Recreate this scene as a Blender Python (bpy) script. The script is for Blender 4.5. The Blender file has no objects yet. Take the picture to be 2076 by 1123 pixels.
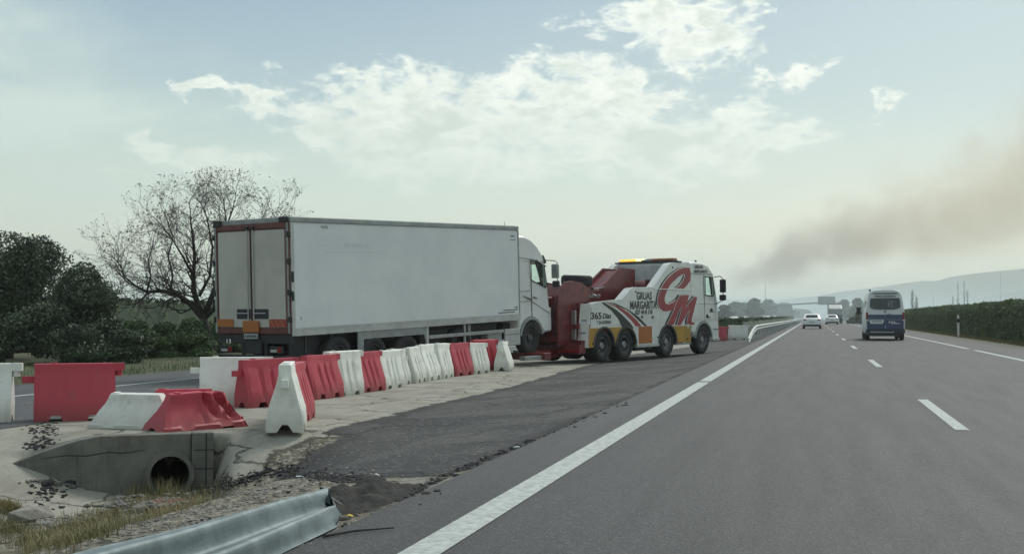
import bpy, bmesh, math, random
import numpy as np
from mathutils import Vector, Matrix, noise as mnoise
from mathutils.geometry import tessellate_polygon

sc = bpy.context.scene
col = sc.collection
R = math.radians
random.seed(7)

# ---------------------------------------------------------------- camera
PSI, TH, CAMZ, FPX = R(14.04), R(1.865), 1.25, 2440.0
cd = bpy.data.cameras.new('camera')
cam = bpy.data.objects.new('camera', cd); col.objects.link(cam)
cd.sensor_width = 36.0
cd.lens = 36.0 * FPX / 2076.0
cd.clip_start = 0.05
cd.clip_end = 12000
cam.location = (0, 0, CAMZ)
cam.rotation_euler = (R(90) + TH, 0, PSI)
sc.camera = cam
cf = Vector((-math.sin(PSI)*math.cos(TH), math.cos(PSI)*math.cos(TH), math.sin(TH)))
cr = Vector((math.cos(PSI), math.sin(PSI), 0))
cu = cr.cross(cf)

# ---------------------------------------------------------------- exposure
sc.view_settings.view_transform = 'Standard'
sc.view_settings.look = 'None'
sc.view_settings.gamma = 1.0
sc.view_settings.exposure = 0.48
sc.view_settings.use_curve_mapping = False
sc.render.engine = 'CYCLES'
sc.cycles.volume_bounces = 2
sc.cycles.volume_step_rate = 1.0
sc.cycles.volume_max_steps = 128
sc.cycles.use_denoising = True

SUN_EL, SUN_AZ = R(48), R(20)      # azimuth: to the right of the road ahead

def nd(nt, typ, x=None, **kw):
    n = nt.nodes.new(typ)
    for k, v in kw.items():
        setattr(n, k, v)
    return n
def lk(nt, a, b): nt.links.new(a, b)
def math_n(nt, op, a=None, b=None, c=None, clamp=False):
    n = nt.nodes.new('ShaderNodeMath'); n.operation = op; n.use_clamp = clamp
    for i, v in enumerate((a, b, c)):
        if v is None: continue
        if isinstance(v, (int, float)): n.inputs[i].default_value = v
        else: nt.links.new(v, n.inputs[i])
    return n.outputs[0]
def smooth_n(nt, v, lo, hi, a=0.0, b=1.0):
    n = nt.nodes.new('ShaderNodeMapRange'); n.interpolation_type = 'SMOOTHSTEP'
    nt.links.new(v, n.inputs[0])
    n.inputs[1].default_value = lo; n.inputs[2].default_value = hi
    n.inputs[3].default_value = a; n.inputs[4].default_value = b
    return n.outputs[0]
def mixc(nt, f, a, b):
    n = nt.nodes.new('ShaderNodeMix'); n.data_type = 'RGBA'
    for i, v in ((0, f), (6, a), (7, b)):
        if isinstance(v, (int, float)): n.inputs[i].default_value = v
        elif isinstance(v, (tuple, list)): n.inputs[i].default_value = (v[0], v[1], v[2], 1)
        else: nt.links.new(v, n.inputs[i])
    return n.outputs[2]
def noise_n(nt, vec, scale, detail=4, rough=.55, dist=0.0):
    n = nt.nodes.new('ShaderNodeTexNoise')
    n.inputs['Scale'].default_value = scale; n.inputs['Detail'].default_value = detail
    n.inputs['Roughness'].default_value = rough; n.inputs['Distortion'].default_value = dist
    if vec is not None: nt.links.new(vec, n.inputs['Vector'])
    return n.outputs[0]

# ---------------------------------------------------------------- sky
def build_world():
    w = bpy.data.worlds.new('World'); sc.world = w; w.use_nodes = True
    nt = w.node_tree; nt.nodes.clear()
    out = nd(nt, 'ShaderNodeOutputWorld'); bg = nd(nt, 'ShaderNodeBackground')
    bg.inputs[1].default_value = 0.1
    lk(nt, bg.outputs[0], out.inputs[0])
    sky = nd(nt, 'ShaderNodeTexSky'); sky.sky_type = 'NISHITA'; sky.sun_disc = False
    sky.sun_elevation = SUN_EL; sky.sun_rotation = SUN_AZ
    sky.dust_density = 3.0; sky.air_density = 1.2
    tc = nd(nt, 'ShaderNodeTexCoord'); sp = nd(nt, 'ShaderNodeSeparateXYZ')
    lk(nt, tc.outputs['Generated'], sp.inputs[0])
    az = math_n(nt, 'ARCTAN2', sp.outputs[0], sp.outputs[1])       # right of the road, radians
    el = math_n(nt, 'ARCSINE', sp.outputs[2])
    # milky sky: pale at the horizon, blue grey above; paler to the right
    ramp = nd(nt, 'ShaderNodeValToRGB'); lk(nt, math_n(nt, 'MULTIPLY', el, 1.0), ramp.inputs[0])
    cr_ = ramp.color_ramp
    stops = [(0.0, (8.0, 7.8, 5.7)), (0.05, (7.0, 7.2, 5.7)), (0.11, (5.0, 6.0, 5.2)), (0.18, (2.95, 4.1, 4.5)), (0.27, (1.85, 2.85, 3.85)), (0.6, (2.9, 3.6, 4.2)), (1.0, (4.2, 4.6, 4.8))]
    cr_.elements[0].position = 0; cr_.elements[0].color = (*stops[0][1], 1)
    cr_.elements[1].position = 1; cr_.elements[1].color = (*stops[-1][1], 1)
    for p, c in stops[1:-1]:
        e = cr_.elements.new(p); e.color = (*c, 1)
    warm = math_n(nt, 'MULTIPLY', smooth_n(nt, el, .17, .0), smooth_n(nt, az, -.38, .10))
    side = smooth_n(nt, az, -0.45, 0.25)
    pale = mixc(nt, math_n(nt, 'MULTIPLY', side, 0.5), ramp.outputs[0], (4.6, 5.45, 5.4))
    pale = mixc(nt, math_n(nt, 'MULTIPLY', warm, .8), pale, (7.6, 6.9, 4.7))
    skym = mixc(nt, 0.9, sky.outputs[0], pale)
    # clouds
    comb = nd(nt, 'ShaderNodeCombineXYZ')
    lk(nt, az, comb.inputs[0]); lk(nt, math_n(nt, 'MULTIPLY', el, 1.9), comb.inputs[1])
    n1 = noise_n(nt, comb.outputs[0], 13.0, 10, .62, .6)
    n2 = noise_n(nt, comb.outputs[0], 36.0, 9, .66, .5)
    nn = math_n(nt, 'ADD', math_n(nt, 'MULTIPLY', n1, .56), math_n(nt, 'MULTIPLY', n2, .44))
    A0 = -PSI
    wn = nd(nt, 'ShaderNodeTexNoise'); wn.inputs['Scale'].default_value = 16; wn.inputs['Detail'].default_value = 7; wn.inputs['Roughness'].default_value = .6; lk(nt, comb.outputs[0], wn.inputs['Vector'])
    wsp = nd(nt, 'ShaderNodeSeparateColor'); lk(nt, wn.outputs['Color'], wsp.inputs[0])
    azw = math_n(nt, 'ADD', az, math_n(nt, 'MULTIPLY', math_n(nt, 'SUBTRACT', wsp.outputs[0], .5), .16)); elw = math_n(nt, 'ADD', el, math_n(nt, 'MULTIPLY', math_n(nt, 'SUBTRACT', wsp.outputs[1], .5), .075))
    def blob(px, py, rx, ry, rot, amp):
        cx = (px-1038)/FPX + A0; cy = (641-py)/FPX
        dx = math_n(nt, 'SUBTRACT', azw, cx); dy = math_n(nt, 'SUBTRACT', elw, cy)
        c, s = math.cos(R(rot)), math.sin(R(rot))
        u = math_n(nt, 'DIVIDE', math_n(nt, 'ADD', math_n(nt, 'MULTIPLY', dx, c), math_n(nt, 'MULTIPLY', dy, s)), rx/FPX)
        v = math_n(nt, 'DIVIDE', math_n(nt, 'SUBTRACT', math_n(nt, 'MULTIPLY', dy, c), math_n(nt, 'MULTIPLY', dx, s)), ry/FPX)
        d = math_n(nt, 'SQRT', math_n(nt, 'ADD', math_n(nt, 'MULTIPLY', u, u), math_n(nt, 'MULTIPLY', v, v)))
        mr = nd(nt, 'ShaderNodeMapRange'); lk(nt, d, mr.inputs[0])
        mr.inputs[1].default_value = 1.35; mr.inputs[2].default_value = 0.0; mr.inputs[3].default_value = 0.0; mr.inputs[4].default_value = amp
        return mr.outputs[0]
    env = None
    for b in [(860, 250, 360, 125, 0, 1.15), (690, 190, 150, 62, 0, .95), (1130, 230, 350, 115, 8, 1.15), (900, 165, 130, 60, 0, .7), (1010, 320, 500, 66, 0, .95), (1340, 290, 290, 90, 0, 1.15), (1340, 50, 170, 75, 15, 1.0), (1430, 100, 190, 65, 12, .95),
              (1290, 160, 240, 45, 12, .7), (1590, 160, 150, 28, 14, .95), (1570, 42, 45, 24, 0, .85), (1560, 300, 190, 40, 8, .85), (1230, 90, 130, 40, 10, .6), (1200, 320, 420, 60, 0, .8), (640, 210, 90, 50, 0, .6), (1440, 245, 70, 50, 0, .8), (1765, 243, 70, 14, 5, .8), (440, 195, 50, 22, -15, .8), (535, 212, 75, 22, 0, .8),
              (400, 340, 220, 55, -4, .8), (540, 320, 130, 30, 3, .75), (340, 300, 90, 30, 0, .5), (-500, 330, 600, 70, 0, .7), (2900, 250, 700, 100, 5, .8), (4200, 300, 900, 110, 0, .8), (-2600, 300, 900, 120, 0, .8)]:
        e = blob(*b)
        env = e if env is None else math_n(nt, 'MAXIMUM', env, e)
    dens = math_n(nt, 'ADD', math_n(nt, 'MULTIPLY', math_n(nt, 'SUBTRACT', nn, .5), 3.5), env)
    mask = smooth_n(nt, dens, .30, .80)
    mask = math_n(nt, 'MULTIPLY', mask, smooth_n(nt, env, .0, .10))
    lowfade = smooth_n(nt, el, .10, .20, .45, 1.0)
    mask = math_n(nt, 'MULTIPLY', mask, math_n(nt, 'MULTIPLY', lowfade, .92))
    n3 = noise_n(nt, comb.outputs[0], 22.0, 8, .62, .4)
    shade = smooth_n(nt, math_n(nt, 'ADD', dens, math_n(nt, 'MULTIPLY', math_n(nt, 'SUBTRACT', n3, .5), 1.6)), .55, 1.25)
    ccol = mixc(nt, shade, (8.0, 8.3, 7.5), (5.3, 5.9, 5.25))
    # broad soft veils on the left
    veil = None
    for b in [(60, 260, 420, 160, 0, .85), (330, 230, 190, 60, 4, .7), (-50, 120, 300, 160, 0, .7), (300, 380, 700, 120, 0, .5), (1100, 330, 700, 90, 0, .5)]:
        e = blob(*b); veil = e if veil is None else math_n(nt, 'MAXIMUM', veil, e)
    st = nd(nt, 'ShaderNodeCombineXYZ'); lk(nt, az, st.inputs[0]); lk(nt, math_n(nt, 'MULTIPLY', el, 3.2), st.inputs[1])
    vn = noise_n(nt, st.outputs[0], 7.0, 5, .5, .3)
    veil = math_n(nt, 'MULTIPLY', veil, smooth_n(nt, vn, .32, .68, .35, 1.6), clamp=True)
    c1 = mixc(nt, veil, skym, (4.9, 5.85, 5.5))
    fin = mixc(nt, mask, c1, ccol)
    lk(nt, fin, bg.inputs[0])
build_world()

sl = bpy.data.lights.new('sun', 'SUN'); sl.energy = 1.7; sl.angle = R(14); sl.color = (1, .96, .9)
so = bpy.data.objects.new('sun', sl); col.objects.link(so)
sd = Vector((math.sin(SUN_AZ)*math.cos(SUN_EL), math.cos(SUN_AZ)*math.cos(SUN_EL), math.sin(SUN_EL)))
so.rotation_euler = sd.to_track_quat('Z', 'Y').to_euler()

# ---------------------------------------------------------------- materials
def mat(name, c, rough=.6, metal=0.0, var=0.0, vs=3.0, bump=0.0, bs=40.0, c2=None, spec=.5, emit=None, coat=0.0, detail=5):
    m = bpy.data.materials.new(name); m.use_nodes = True
    nt = m.node_tree; b = nt.nodes['Principled BSDF']
    b.inputs['Base Color'].default_value = (*c, 1); b.inputs['Roughness'].default_value = rough
    b.inputs['Metallic'].default_value = metal; b.inputs['Specular IOR Level'].default_value = spec
    b.inputs['Coat Weight'].default_value = coat
    if emit:
        b.inputs['Emission Color'].default_value = (*emit[:3], 1); b.inputs['Emission Strength'].default_value = emit[3]
    tc = nt.nodes.new('ShaderNodeTexCoord')
    if c2 is not None or var > 0:
        f = noise_n(nt, tc.outputs['Object'], vs, detail, .6)
        f = smooth_n(nt, f, .35, .65)
        if c2 is None: c2 = tuple(x*(1-var) for x in c)
        lk(nt, mixc(nt, f, c, c2), b.inputs['Base Color'])
    if bump > 0:
        f = noise_n(nt, tc.outputs['Object'], bs, 5, .6)
        bn = nt.nodes.new('ShaderNodeBump'); bn.inputs['Strength'].default_value = bump; bn.inputs['Distance'].default_value = .02
        lk(nt, f, bn.inputs['Height']); lk(nt, bn.outputs[0], b.inputs['Normal'])
    return m

M = {}
M['white'] = mat('white_paint', (.66, .68, .67), .38, var=.10, vs=1.6)
M['tow_white'] = mat('tow_white_paint', (.70, .73, .70), .3, var=.12, vs=2.5, coat=.3)
M['trailer_side'] = mat('trailer_white_skin', (.66, .70, .70), .40, c2=(.60, .645, .65), vs=.8)
M['door_cream'] = mat('door_cream_skin', (.50, .49, .44), .5, c2=(.43, .425, .385), vs=1.1)
M['rail_grey'] = mat('rail_grey', (.30, .33, .33), .45, .3, var=.25, vs=3)
M['rail_pale'] = mat('rail_pale', (.48, .50, .49), .45, .2, var=.2, vs=3)
M['frame_red'] = mat('frame_red_brown', (.14, .042, .038), .5, var=.3, vs=4)
M['dark'] = mat('dark_chassis', (.022, .024, .028), .6, var=.3, vs=5)
M['black'] = mat('black_rubber_trim', (.012, .013, .014), .55)
M['tyre'] = mat('tyre_rubber', (.025, .026, .028), .85, var=.35, vs=9, bump=.3, bs=60)
M['rim'] = mat('rim_steel', (.30, .31, .32), .45, .7, var=.4, vs=8)
M['rim_dark'] = mat('rim_dark', (.09, .095, .10), .5, .5, var=.4, vs=8)
M['silver'] = mat('silver_rail', (.42, .44, .45), .38, .8, var=.2, vs=5)
M['galv'] = mat('galvanised_steel', (.20, .245, .25), .6, .5, c2=(.13, .165, .17), vs=5, bump=.12, bs=30)
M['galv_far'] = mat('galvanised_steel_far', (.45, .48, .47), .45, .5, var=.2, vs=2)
M['tow_red'] = mat('tow_dark_red_paint', (.17, .020, .024), .4, var=.45, vs=3.5, coat=.2, bump=.05, bs=12)
M['logo_red'] = mat('logo_red_print', (.33, .045, .055), .4, c2=(.25, .03, .04), vs=1.2)
M['logo_white'] = mat('logo_white_print', (.75, .74, .70), .4)
M['logo_black'] = mat('black_print', (.018, .022, .02), .45)
M['logo_grey'] = mat('faded_grey_print', (.54, .59, .60), .45)
M['yellow'] = mat('yellow_ochre_panel', (.42, .235, .02), .42, c2=(.33, .19, .03), vs=1.5)
M['orange'] = mat('orange_panel', (.42, .13, .03), .42, c2=(.33, .11, .03), vs=2.0)
M['marker_orange'] = mat('orange_marker_plate', (.38, .13, .03), .4)
M['marker_red'] = mat('red_marker_plate', (.30, .05, .04), .4)
M['plate'] = mat('plate_grey', (.33, .36, .37), .4)
M['amber'] = mat('amber_lamp_lens', (.6, .20, .02), .2, emit=(1.0, .42, .06, 1.3))
M['amber_off'] = mat('amber_lens_unlit', (.35, .13, .05), .25)
M['lamp_hot'] = mat('amber_lamp_lit', (.9, .7, .2), .2, emit=(1.0, .75, .25, 2.2))
M['lamp_red'] = mat('tail_lamp_red', (.20, .012, .012), .2)
M['inside'] = mat('dark_interior', (.018, .02, .022), .8)
M['glass_dark'] = mat('dark_tinted_glass', (.018, .028, .030), .08, spec=.6)
M['van_white'] = mat('van_white_paint', (.60, .63, .63), .3, var=.08, vs=1)
M['van_blue'] = mat('van_blue_film', (.026, .050, .125), .35, var=.2, vs=2)
M['leaf_dark'] = mat('leaf_dark_green', (.032, .056, .030), .65, c2=(.062, .098, .046), vs=1.1)
M['leaf_mid'] = mat('leaf_mid_green', (.058, .105, .036), .65, c2=(.10, .16, .055), vs=1.4)
M['leaf_hedge'] = mat('leaf_hedge_green', (.062, .10, .042), .7, c2=(.11, .15, .055), vs=.6)
M['leaf_far'] = mat('leaf_far_green', (.04, .06, .03), .8, c2=(.06, .08, .04), vs=.3)
M['bark'] = mat('dark_bark', (.040, .034, .028), .9, var=.4, vs=9, bump=.5, bs=20)
M['twig'] = mat('twig_bark', (.035, .030, .026), .9)
M['dry_leaf'] = mat('sparse_brown_leaf', (.075, .070, .040), .8)
M['straw'] = mat('dry_straw', (.30, .25, .13), .9, c2=(.20, .19, .09), vs=5)
M['weed'] = mat('green_weed', (.15, .145, .06), .9, c2=(.20, .17, .08), vs=3)
M['rubble'] = mat('black_asphalt_chunk', (.022, .022, .023), .95, bump=.6, bs=30)
M['pale_stone'] = mat('pale_stone', (.24, .23, .20), .9, var=.3, vs=9, bump=.4, bs=30)
M['dirt_shade_black'] = mat('black_dirt_and_shade', (.022, .022, .021), 1.0, c2=(.045, .043, .038), vs=9, bump=.8, bs=30)  # dirt colour, also used as painted shade in the pipe bore
M['line'] = mat('road_line_white', (.46, .50, .47), .75, c2=(.30, .33, .31), vs=14, detail=12, bump=.2)
M['post_white'] = mat('post_white', (.7, .7, .68), .5)
M['far_steel'] = mat('far_grey_steel', (.16, .18, .19), .6)
M['car_white'] = mat('car_white_paint', (.68, .70, .69), .25, coat=.5)
M['scrap'] = mat('white_scrap', (.55, .58, .58), .6, var=.3, vs=20)
M['yellow_scrap'] = mat('yellow_scrap', (.65, .45, .05), .6)

def clear_glass():
    m = bpy.data.materials.new('clear_window_glass'); m.use_nodes = True
    nt = m.node_tree; nt.nodes.clear()
    o = nd(nt, 'ShaderNodeOutputMaterial'); t = nd(nt, 'ShaderNodeBsdfTransparent'); g = nd(nt, 'ShaderNodeBsdfGlossy')
    t.inputs[0].default_value = (.82, .92, .88, 1); g.inputs['Roughness'].default_value = .03
    mx = nd(nt, 'ShaderNodeMixShader'); mx.inputs[0].default_value = .07
    lk(nt, t.outputs[0], mx.inputs[1]); lk(nt, g.outputs[0], mx.inputs[2]); lk(nt, mx.outputs[0], o.inputs[0])
    return m
M['glass'] = clear_glass()

def plastic(name, c, dirt):
    m = bpy.data.materials.new(name); m.use_nodes = True; nt = m.node_tree; b = nt.nodes['Principled BSDF']
    tc = nt.nodes.new('ShaderNodeTexCoord'); oi = nt.nodes.new('ShaderNodeObjectInfo')
    vadd = nt.nodes.new('ShaderNodeVectorMath'); vadd.operation = 'ADD'
    cb = nt.nodes.new('ShaderNodeCombineXYZ'); lk(nt, math_n(nt, 'MULTIPLY', oi.outputs['Random'], 40), cb.inputs[0])
    lk(nt, tc.outputs['Object'], vadd.inputs[0]); lk(nt, cb.outputs[0], vadd.inputs[1])
    n = noise_n(nt, vadd.outputs[0], 4.5, 6, .65)
    sp = nt.nodes.new('ShaderNodeSeparateXYZ'); lk(nt, tc.outputs['Object'], sp.inputs[0])
    low = smooth_n(nt, math_n(nt, 'ADD', sp.outputs[2], math_n(nt, 'MULTIPLY', n, .35)), .18, .55, 1.0, 0.0)
    st = smooth_n(nt, n, .5, .75)
    f = math_n(nt, 'MAXIMUM', math_n(nt, 'MULTIPLY', low, .6), math_n(nt, 'MULTIPLY', st, .5))
    mps = nt.nodes.new('ShaderNodeMapping'); mps.inputs['Scale'].default_value = (1.2, 1.2, 14); mps.inputs['Rotation'].default_value = (.2, .5, .3); lk(nt, vadd.outputs[0], mps.inputs['Vector'])
    sc1 = noise_n(nt, mps.outputs[0], 3.5, 6, .7)
    cc = mixc(nt, f, c, dirt)
    cc = mixc(nt, math_n(nt, 'MULTIPLY', smooth_n(nt, sc1, .60, .72), .5), cc, tuple(.5*a_+.12 for a_ in dirt))
    vb = math_n(nt, 'MULTIPLY_ADD', oi.outputs['Random'], .22, .86)
    mul = nt.nodes.new('ShaderNodeMix'); mul.data_type = 'RGBA'; mul.blend_type = 'MULTIPLY'; mul.inputs[0].default_value = 1
    lk(nt, cc, mul.inputs[6]); cbb = nt.nodes.new('ShaderNodeCombineColor')
    for i in range(3): lk(nt, vb, cbb.inputs[i])
    lk(nt, cbb.outputs[0], mul.inputs[7]); lk(nt, mul.outputs[2], b.inputs['Base Color'])
    b.inputs['Roughness'].default_value = .55
    b.inputs['Subsurface Weight'].default_value = 0.0
    bn = nt.nodes.new('ShaderNodeBump'); bn.inputs['Strength'].default_value = .15; bn.inputs['Distance'].default_value = .02
    lk(nt, n, bn.inputs['Height']); lk(nt, bn.outputs[0], b.inputs['Normal'])
    return m
M['bar_white'] = plastic('barrier_white_plastic', (.72, .74, .69), (.36, .35, .28))
M['bar_red'] = plastic('barrier_red_plastic', (.44, .040, .065), (.26, .07, .065))

# ---------------------------------------------------------------- mesh helpers
def tag(o, label=None, cat=None, group=None, kind=None):
    if label: o['label'] = label
    if cat: o['category'] = cat
    if group: o['group'] = group
    if kind: o['kind'] = kind
    return o
def empty(name, loc, rot=(0, 0, 0), label=None, cat=None, group=None):
    o = bpy.data.objects.new(name, None); col.objects.link(o)
    o.location = loc; o.rotation_euler = rot; o.empty_display_size = .3
    return tag(o, label, cat, group)
class MB:
    def __init__(s): s.v = []; s.f = []; s.m = []
    def add(s, vs, fs, mi=0):
        n = len(s.v); s.v += [tuple(v) for v in vs]
        s.f += [tuple(i+n for i in f) for f in fs]; s.m += [mi]*len(fs); return s
    def box(s, x0, x1, y0, y1, z0, z1, mi=0):
        vs = [(x, y, z) for x in (x0, x1) for y in (y0, y1) for z in (z0, z1)]
        return s.add(vs, [(0, 1, 3, 2), (4, 6, 7, 5), (0, 4, 5, 1), (2, 3, 7, 6), (0, 2, 6, 4), (1, 5, 7, 3)], mi)
    def obox(s, mtx, sx, sy, sz, mi=0):
        n = len(s.v); s.box(-sx/2, sx/2, -sy/2, sy/2, -sz/2, sz/2, mi)
        for i in range(n, n+8): s.v[i] = tuple(mtx @ Vector(s.v[i]))
        return s
    def prism(s, prof, y0, y1, mi=0):
        """profile in x,z swept along y"""
        n = len(prof)
        area = sum(prof[i][0]*prof[(i+1) % n][1]-prof[(i+1) % n][0]*prof[i][1] for i in range(n))
        if area < 0: prof = prof[::-1]
        vs = [(x, y0, z) for x, z in prof] + [(x, y1, z) for x, z in prof]
        fs = [(i, (i+1) % n, n+(i+1) % n, n+i) for i in range(n)]
        fs = [f[::-1] for f in fs]
        tri = tessellate_polygon([[Vector((x, z, 0)) for x, z in prof]])
        for t in tri:
            a, b, c = t
            (ax, az), (bx, bz), (cx, cz) = prof[a], prof[b], prof[c]
            if (bx-ax)*(cz-az)-(cx-ax)*(bz-az) < 0: a, b, c = c, b, a
            fs.append((a, b, c)); fs.append((n+c, n+b, n+a))
        return s.add(vs, fs, mi)
    def loft(s, rings, caps=True, mi=0, closed=True):
        n = len(rings[0]); base = len(s.v); s.v += [tuple(p) for r in rings for p in r]; fs = []
        for k in range(len(rings)-1):
            for i in range(n if closed else n-1):
                a = base+k*n+i; b = base+k*n+(i+1) % n
                fs.append((a, b, b+n, a+n))
        if caps:
            fs.append(tuple(base+i for i in range(n))[::-1]); fs.append(tuple(base+(len(rings)-1)*n+i for i in range(n)))
        s.f += fs; s.m += [mi]*len(fs); return s
    def tube(s, pts, rad, n=8, mi=0, caps=True):
        pts = [Vector(p) for p in pts]; rr = rad if isinstance(rad, (list, tuple)) else [rad]*len(pts); rings = []
        up = Vector((0, 0, 1)); d0 = (pts[1]-pts[0]).normalized()
        a = d0.cross(up);
        if a.length < .1: a = d0.cross(Vector((1, 0, 0)))
        a.normalize()
        for i, p in enumerate(pts):
            d = (pts[min(i+1, len(pts)-1)]-pts[max(i-1, 0)]).normalized()
            a = (a - d*a.dot(d));
            if a.length < 1e-4: a = d.orthogonal()
            a.normalize(); b = d.cross(a)
            rings.append([p+(a*math.cos(t)+b*math.sin(t))*rr[i] for t in [2*math.pi*j/n for j in range(n)]])
        return s.loft(rings, caps, mi)
    def lathe(s, prof, mtx, n=32, mi=0):
        """prof: (r, h) rotated about local z, placed by mtx; open ends"""
        rings = [[mtx @ Vector((r*math.cos(2*math.pi*j/n), r*math.sin(2*math.pi*j/n), h)) for j in range(n)] for r, h in prof]
        return s.loft(rings, False, mi)
    def cyl(s, mtx, r, h, n=24, mi=0):
        rings = [[mtx @ Vector((r*math.cos(2*math.pi*j/n), r*math.sin(2*math.pi*j/n), z)) for j in range(n)] for z in (-h/2, h/2)]
        return s.loft(rings, True, mi)
    def mesh(s, name, mats, smooth=False, recalc=True):
        me = bpy.data.meshes.new(name); me.from_pydata(s.v, [], s.f)
        for m in (mats if isinstance(mats, (list, tuple)) else [mats]): me.materials.append(m)
        if any(s.m): me.polygons.foreach_set('material_index', s.m)
        if recalc and len(s.f) < 60000:
            bm = bmesh.new(); bm.from_mesh(me); bmesh.ops.recalc_face_normals(bm, faces=bm.faces); bm.to_mesh(me); bm.free()
        if smooth: me.polygons.foreach_set('use_smooth', [True]*len(me.polygons))
        me.update(); return me
    def build(s, name, mats, parent=None, smooth=False, bevel=0, seg=2, recalc=True, auto=None):
        me = s.mesh(name, mats, smooth, recalc)
        o = bpy.data.objects.new(name, me); col.objects.link(o); o.parent = parent
        if auto: me.set_sharp_from_angle(angle=R(auto))
        if bevel:
            b = o.modifiers.new('bevel', 'BEVEL'); b.width = bevel; b.segments = seg; b.limit_method = 'ANGLE'; b.angle_limit = R(35)
            if smooth: b.harden_normals = False
        return o
T_ = Matrix.Translation
def rotY(a): return Matrix.Rotation(a, 4, 'Y')
def rotX(a): return Matrix.Rotation(a, 4, 'X')
def rotZ(a): return Matrix.Rotation(a, 4, 'Z')
def arc(cx, cz, r, a0, a1, n=12):
    return [(cx+r*math.cos(R(a0+(a1-a0)*i/n)), cz+r*math.sin(R(a0+(a1-a0)*i/n))) for i in range(n+1)]
def shrink(prof, d):
    """inset (+d inward) of a polygon"""
    n = len(prof); area = sum(prof[i][0]*prof[(i+1) % n][1]-prof[(i+1) % n][0]*prof[i][1] for i in range(n))
    sg = 1 if area > 0 else -1; out = []
    for i in range(n):
        p0, p1, p2 = Vector(prof[i-1]), Vector(prof[i]), Vector(prof[(i+1) % n])
        e1 = (p1-p0).normalized(); e2 = (p2-p1).normalized()
        n1 = Vector((-e1.y, e1.x))*sg; n2 = Vector((-e2.y, e2.x))*sg
        m = n1+n2
        if m.length < .3: m = n1*1.0; k = 1
        else: m.normalize(); k = min(1/max(m.dot(n1), .35), 2.2)
        q = p1+m*d*k; out.append((q.x, q.y))
    return out
def copy_tree(o, parent=None):
    c = o.copy(); col.objects.link(c); c.parent = parent
    if parent is not None: c.matrix_parent_inverse = o.matrix_parent_inverse.copy()
    for ch in list(o.children): copy_tree(ch, c)
    return c
def apply_mods(o):
    dg = bpy.context.evaluated_depsgraph_get(); dg.update()
    me = bpy.data.meshes.new_from_object(o.evaluated_get(dg)); o.modifiers.clear(); o.data = me
def cut(o, mb, mats):
    """boolean difference by a throw-away cutter mesh"""
    c = mb.build('cutter', mats)
    c.parent = o.parent
    m = o.modifiers.new('b', 'BOOLEAN'); m.operation = 'DIFFERENCE'; m.object = c; m.solver = 'EXACT'; m.material_mode = 'TRANSFER'
    bpy.context.view_layer.update(); apply_mods(o)
    bpy.data.objects.remove(c, do_unlink=True)
def text_mesh(txt, size, width=None, bold=0.0, extr=.002, shear=0.0):
    c = bpy.data.curves.new('t', 'FONT'); c.body = txt; c.size = size; c.extrude = extr; c.offset = bold; c.shear = shear; c.resolution_u = 3
    o = bpy.data.objects.new('t', c); col.objects.link(o)
    dg = bpy.context.evaluated_depsgraph_get(); dg.update()
    me = bpy.data.meshes.new_from_object(o.evaluated_get(dg)); bpy.data.objects.remove(o, do_unlink=True)
    if width:
        xs = [v.co.x for v in me.vertices]; x0, x1 = min(xs), max(xs); k = width/(x1-x0)
        for v in me.vertices: v.co.x = (v.co.x-x0)*k
    return me
def text(name, txt, size, mtx, m, parent, width=None, bold=0.0, shear=0.0):
    me = text_mesh(txt, size, width, bold, shear=shear); me.name = name
    me.transform(mtx); me.materials.clear(); me.materials.append(m)
    o = bpy.data.objects.new(name, me); col.objects.link(o); o.parent = parent
    return o
SIDE = lambda x, z, y=-.006: T_((x, y, z)) @ rotX(R(90))          # text on the right side plane (normal -y)
REAR = lambda y, z, x=-.006: T_((x, y, z)) @ rotZ(R(-90)) @ rotX(R(90))  # text on a rear face (normal -x)

# ---------------------------------------------------------------- ground height
def sst(a, b, x):
    t = np.clip((x-a)/(b-a), 0, 1); return t*t*(3-2*t)
WR = np.array((-7.56, 14.27)); wang = R(60); WS = np.array((math.sin(wang), math.cos(wang))); WN = np.array((math.cos(wang), -math.sin(wang)))  # along wall, toward the camera
def H(x, y):
    x = np.asarray(x, float); y = np.asarray(y, float)
    t = np.clip((-2.6-x)/3.8, 0, 1)
    z = -.28*(1-(1-t)**1.6)
    s = (x-WR[0])*WS[0]+(y-WR[1])*WS[1]; v = (x-WR[0])*WN[0]+(y-WR[1])*WN[1]
    xc = -7.75-0.03*(14-y)
    w = 1-sst(.55, 3.7, np.abs(x-xc))
    wl = 1-sst(.3, 3.6, np.abs(x-xc))
    w = np.where(x < xc, wl, w)
    gin = sst(-.23, -.19, v); gout = sst(-.5, 2.3, v)
    k = sst(-.1, .25, s)          # right of the wall: gradual apron
    kl = 1-sst(-2.7, -1.45, s); gl = sst(-1.5, .9, v)
    gin = gin*(1-kl)+gl*kl
    g = gin*(1-k)+gout*k
    z = z-.78*w*g
    z = z + np.where(x > -2.6, 0, 0)
    return z
def Hs(x, y): return float(H(x, y))
def G(px, py, dz=0.0, zz=None):
    """ground point seen at a point of the photograph"""
    d = cf + cr*((px-1038)/FPX) + cu*(-(py-561.5)/FPX)
    z = -.1
    for _ in range(12):
        if zz is not None: z = zz
        t = (z-CAMZ)/d.z; x, y = d.x*t, d.y*t
        if zz is None: z = .5*z+.5*Hs(x, y)
    return Vector((x, y, z+dz))
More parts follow.
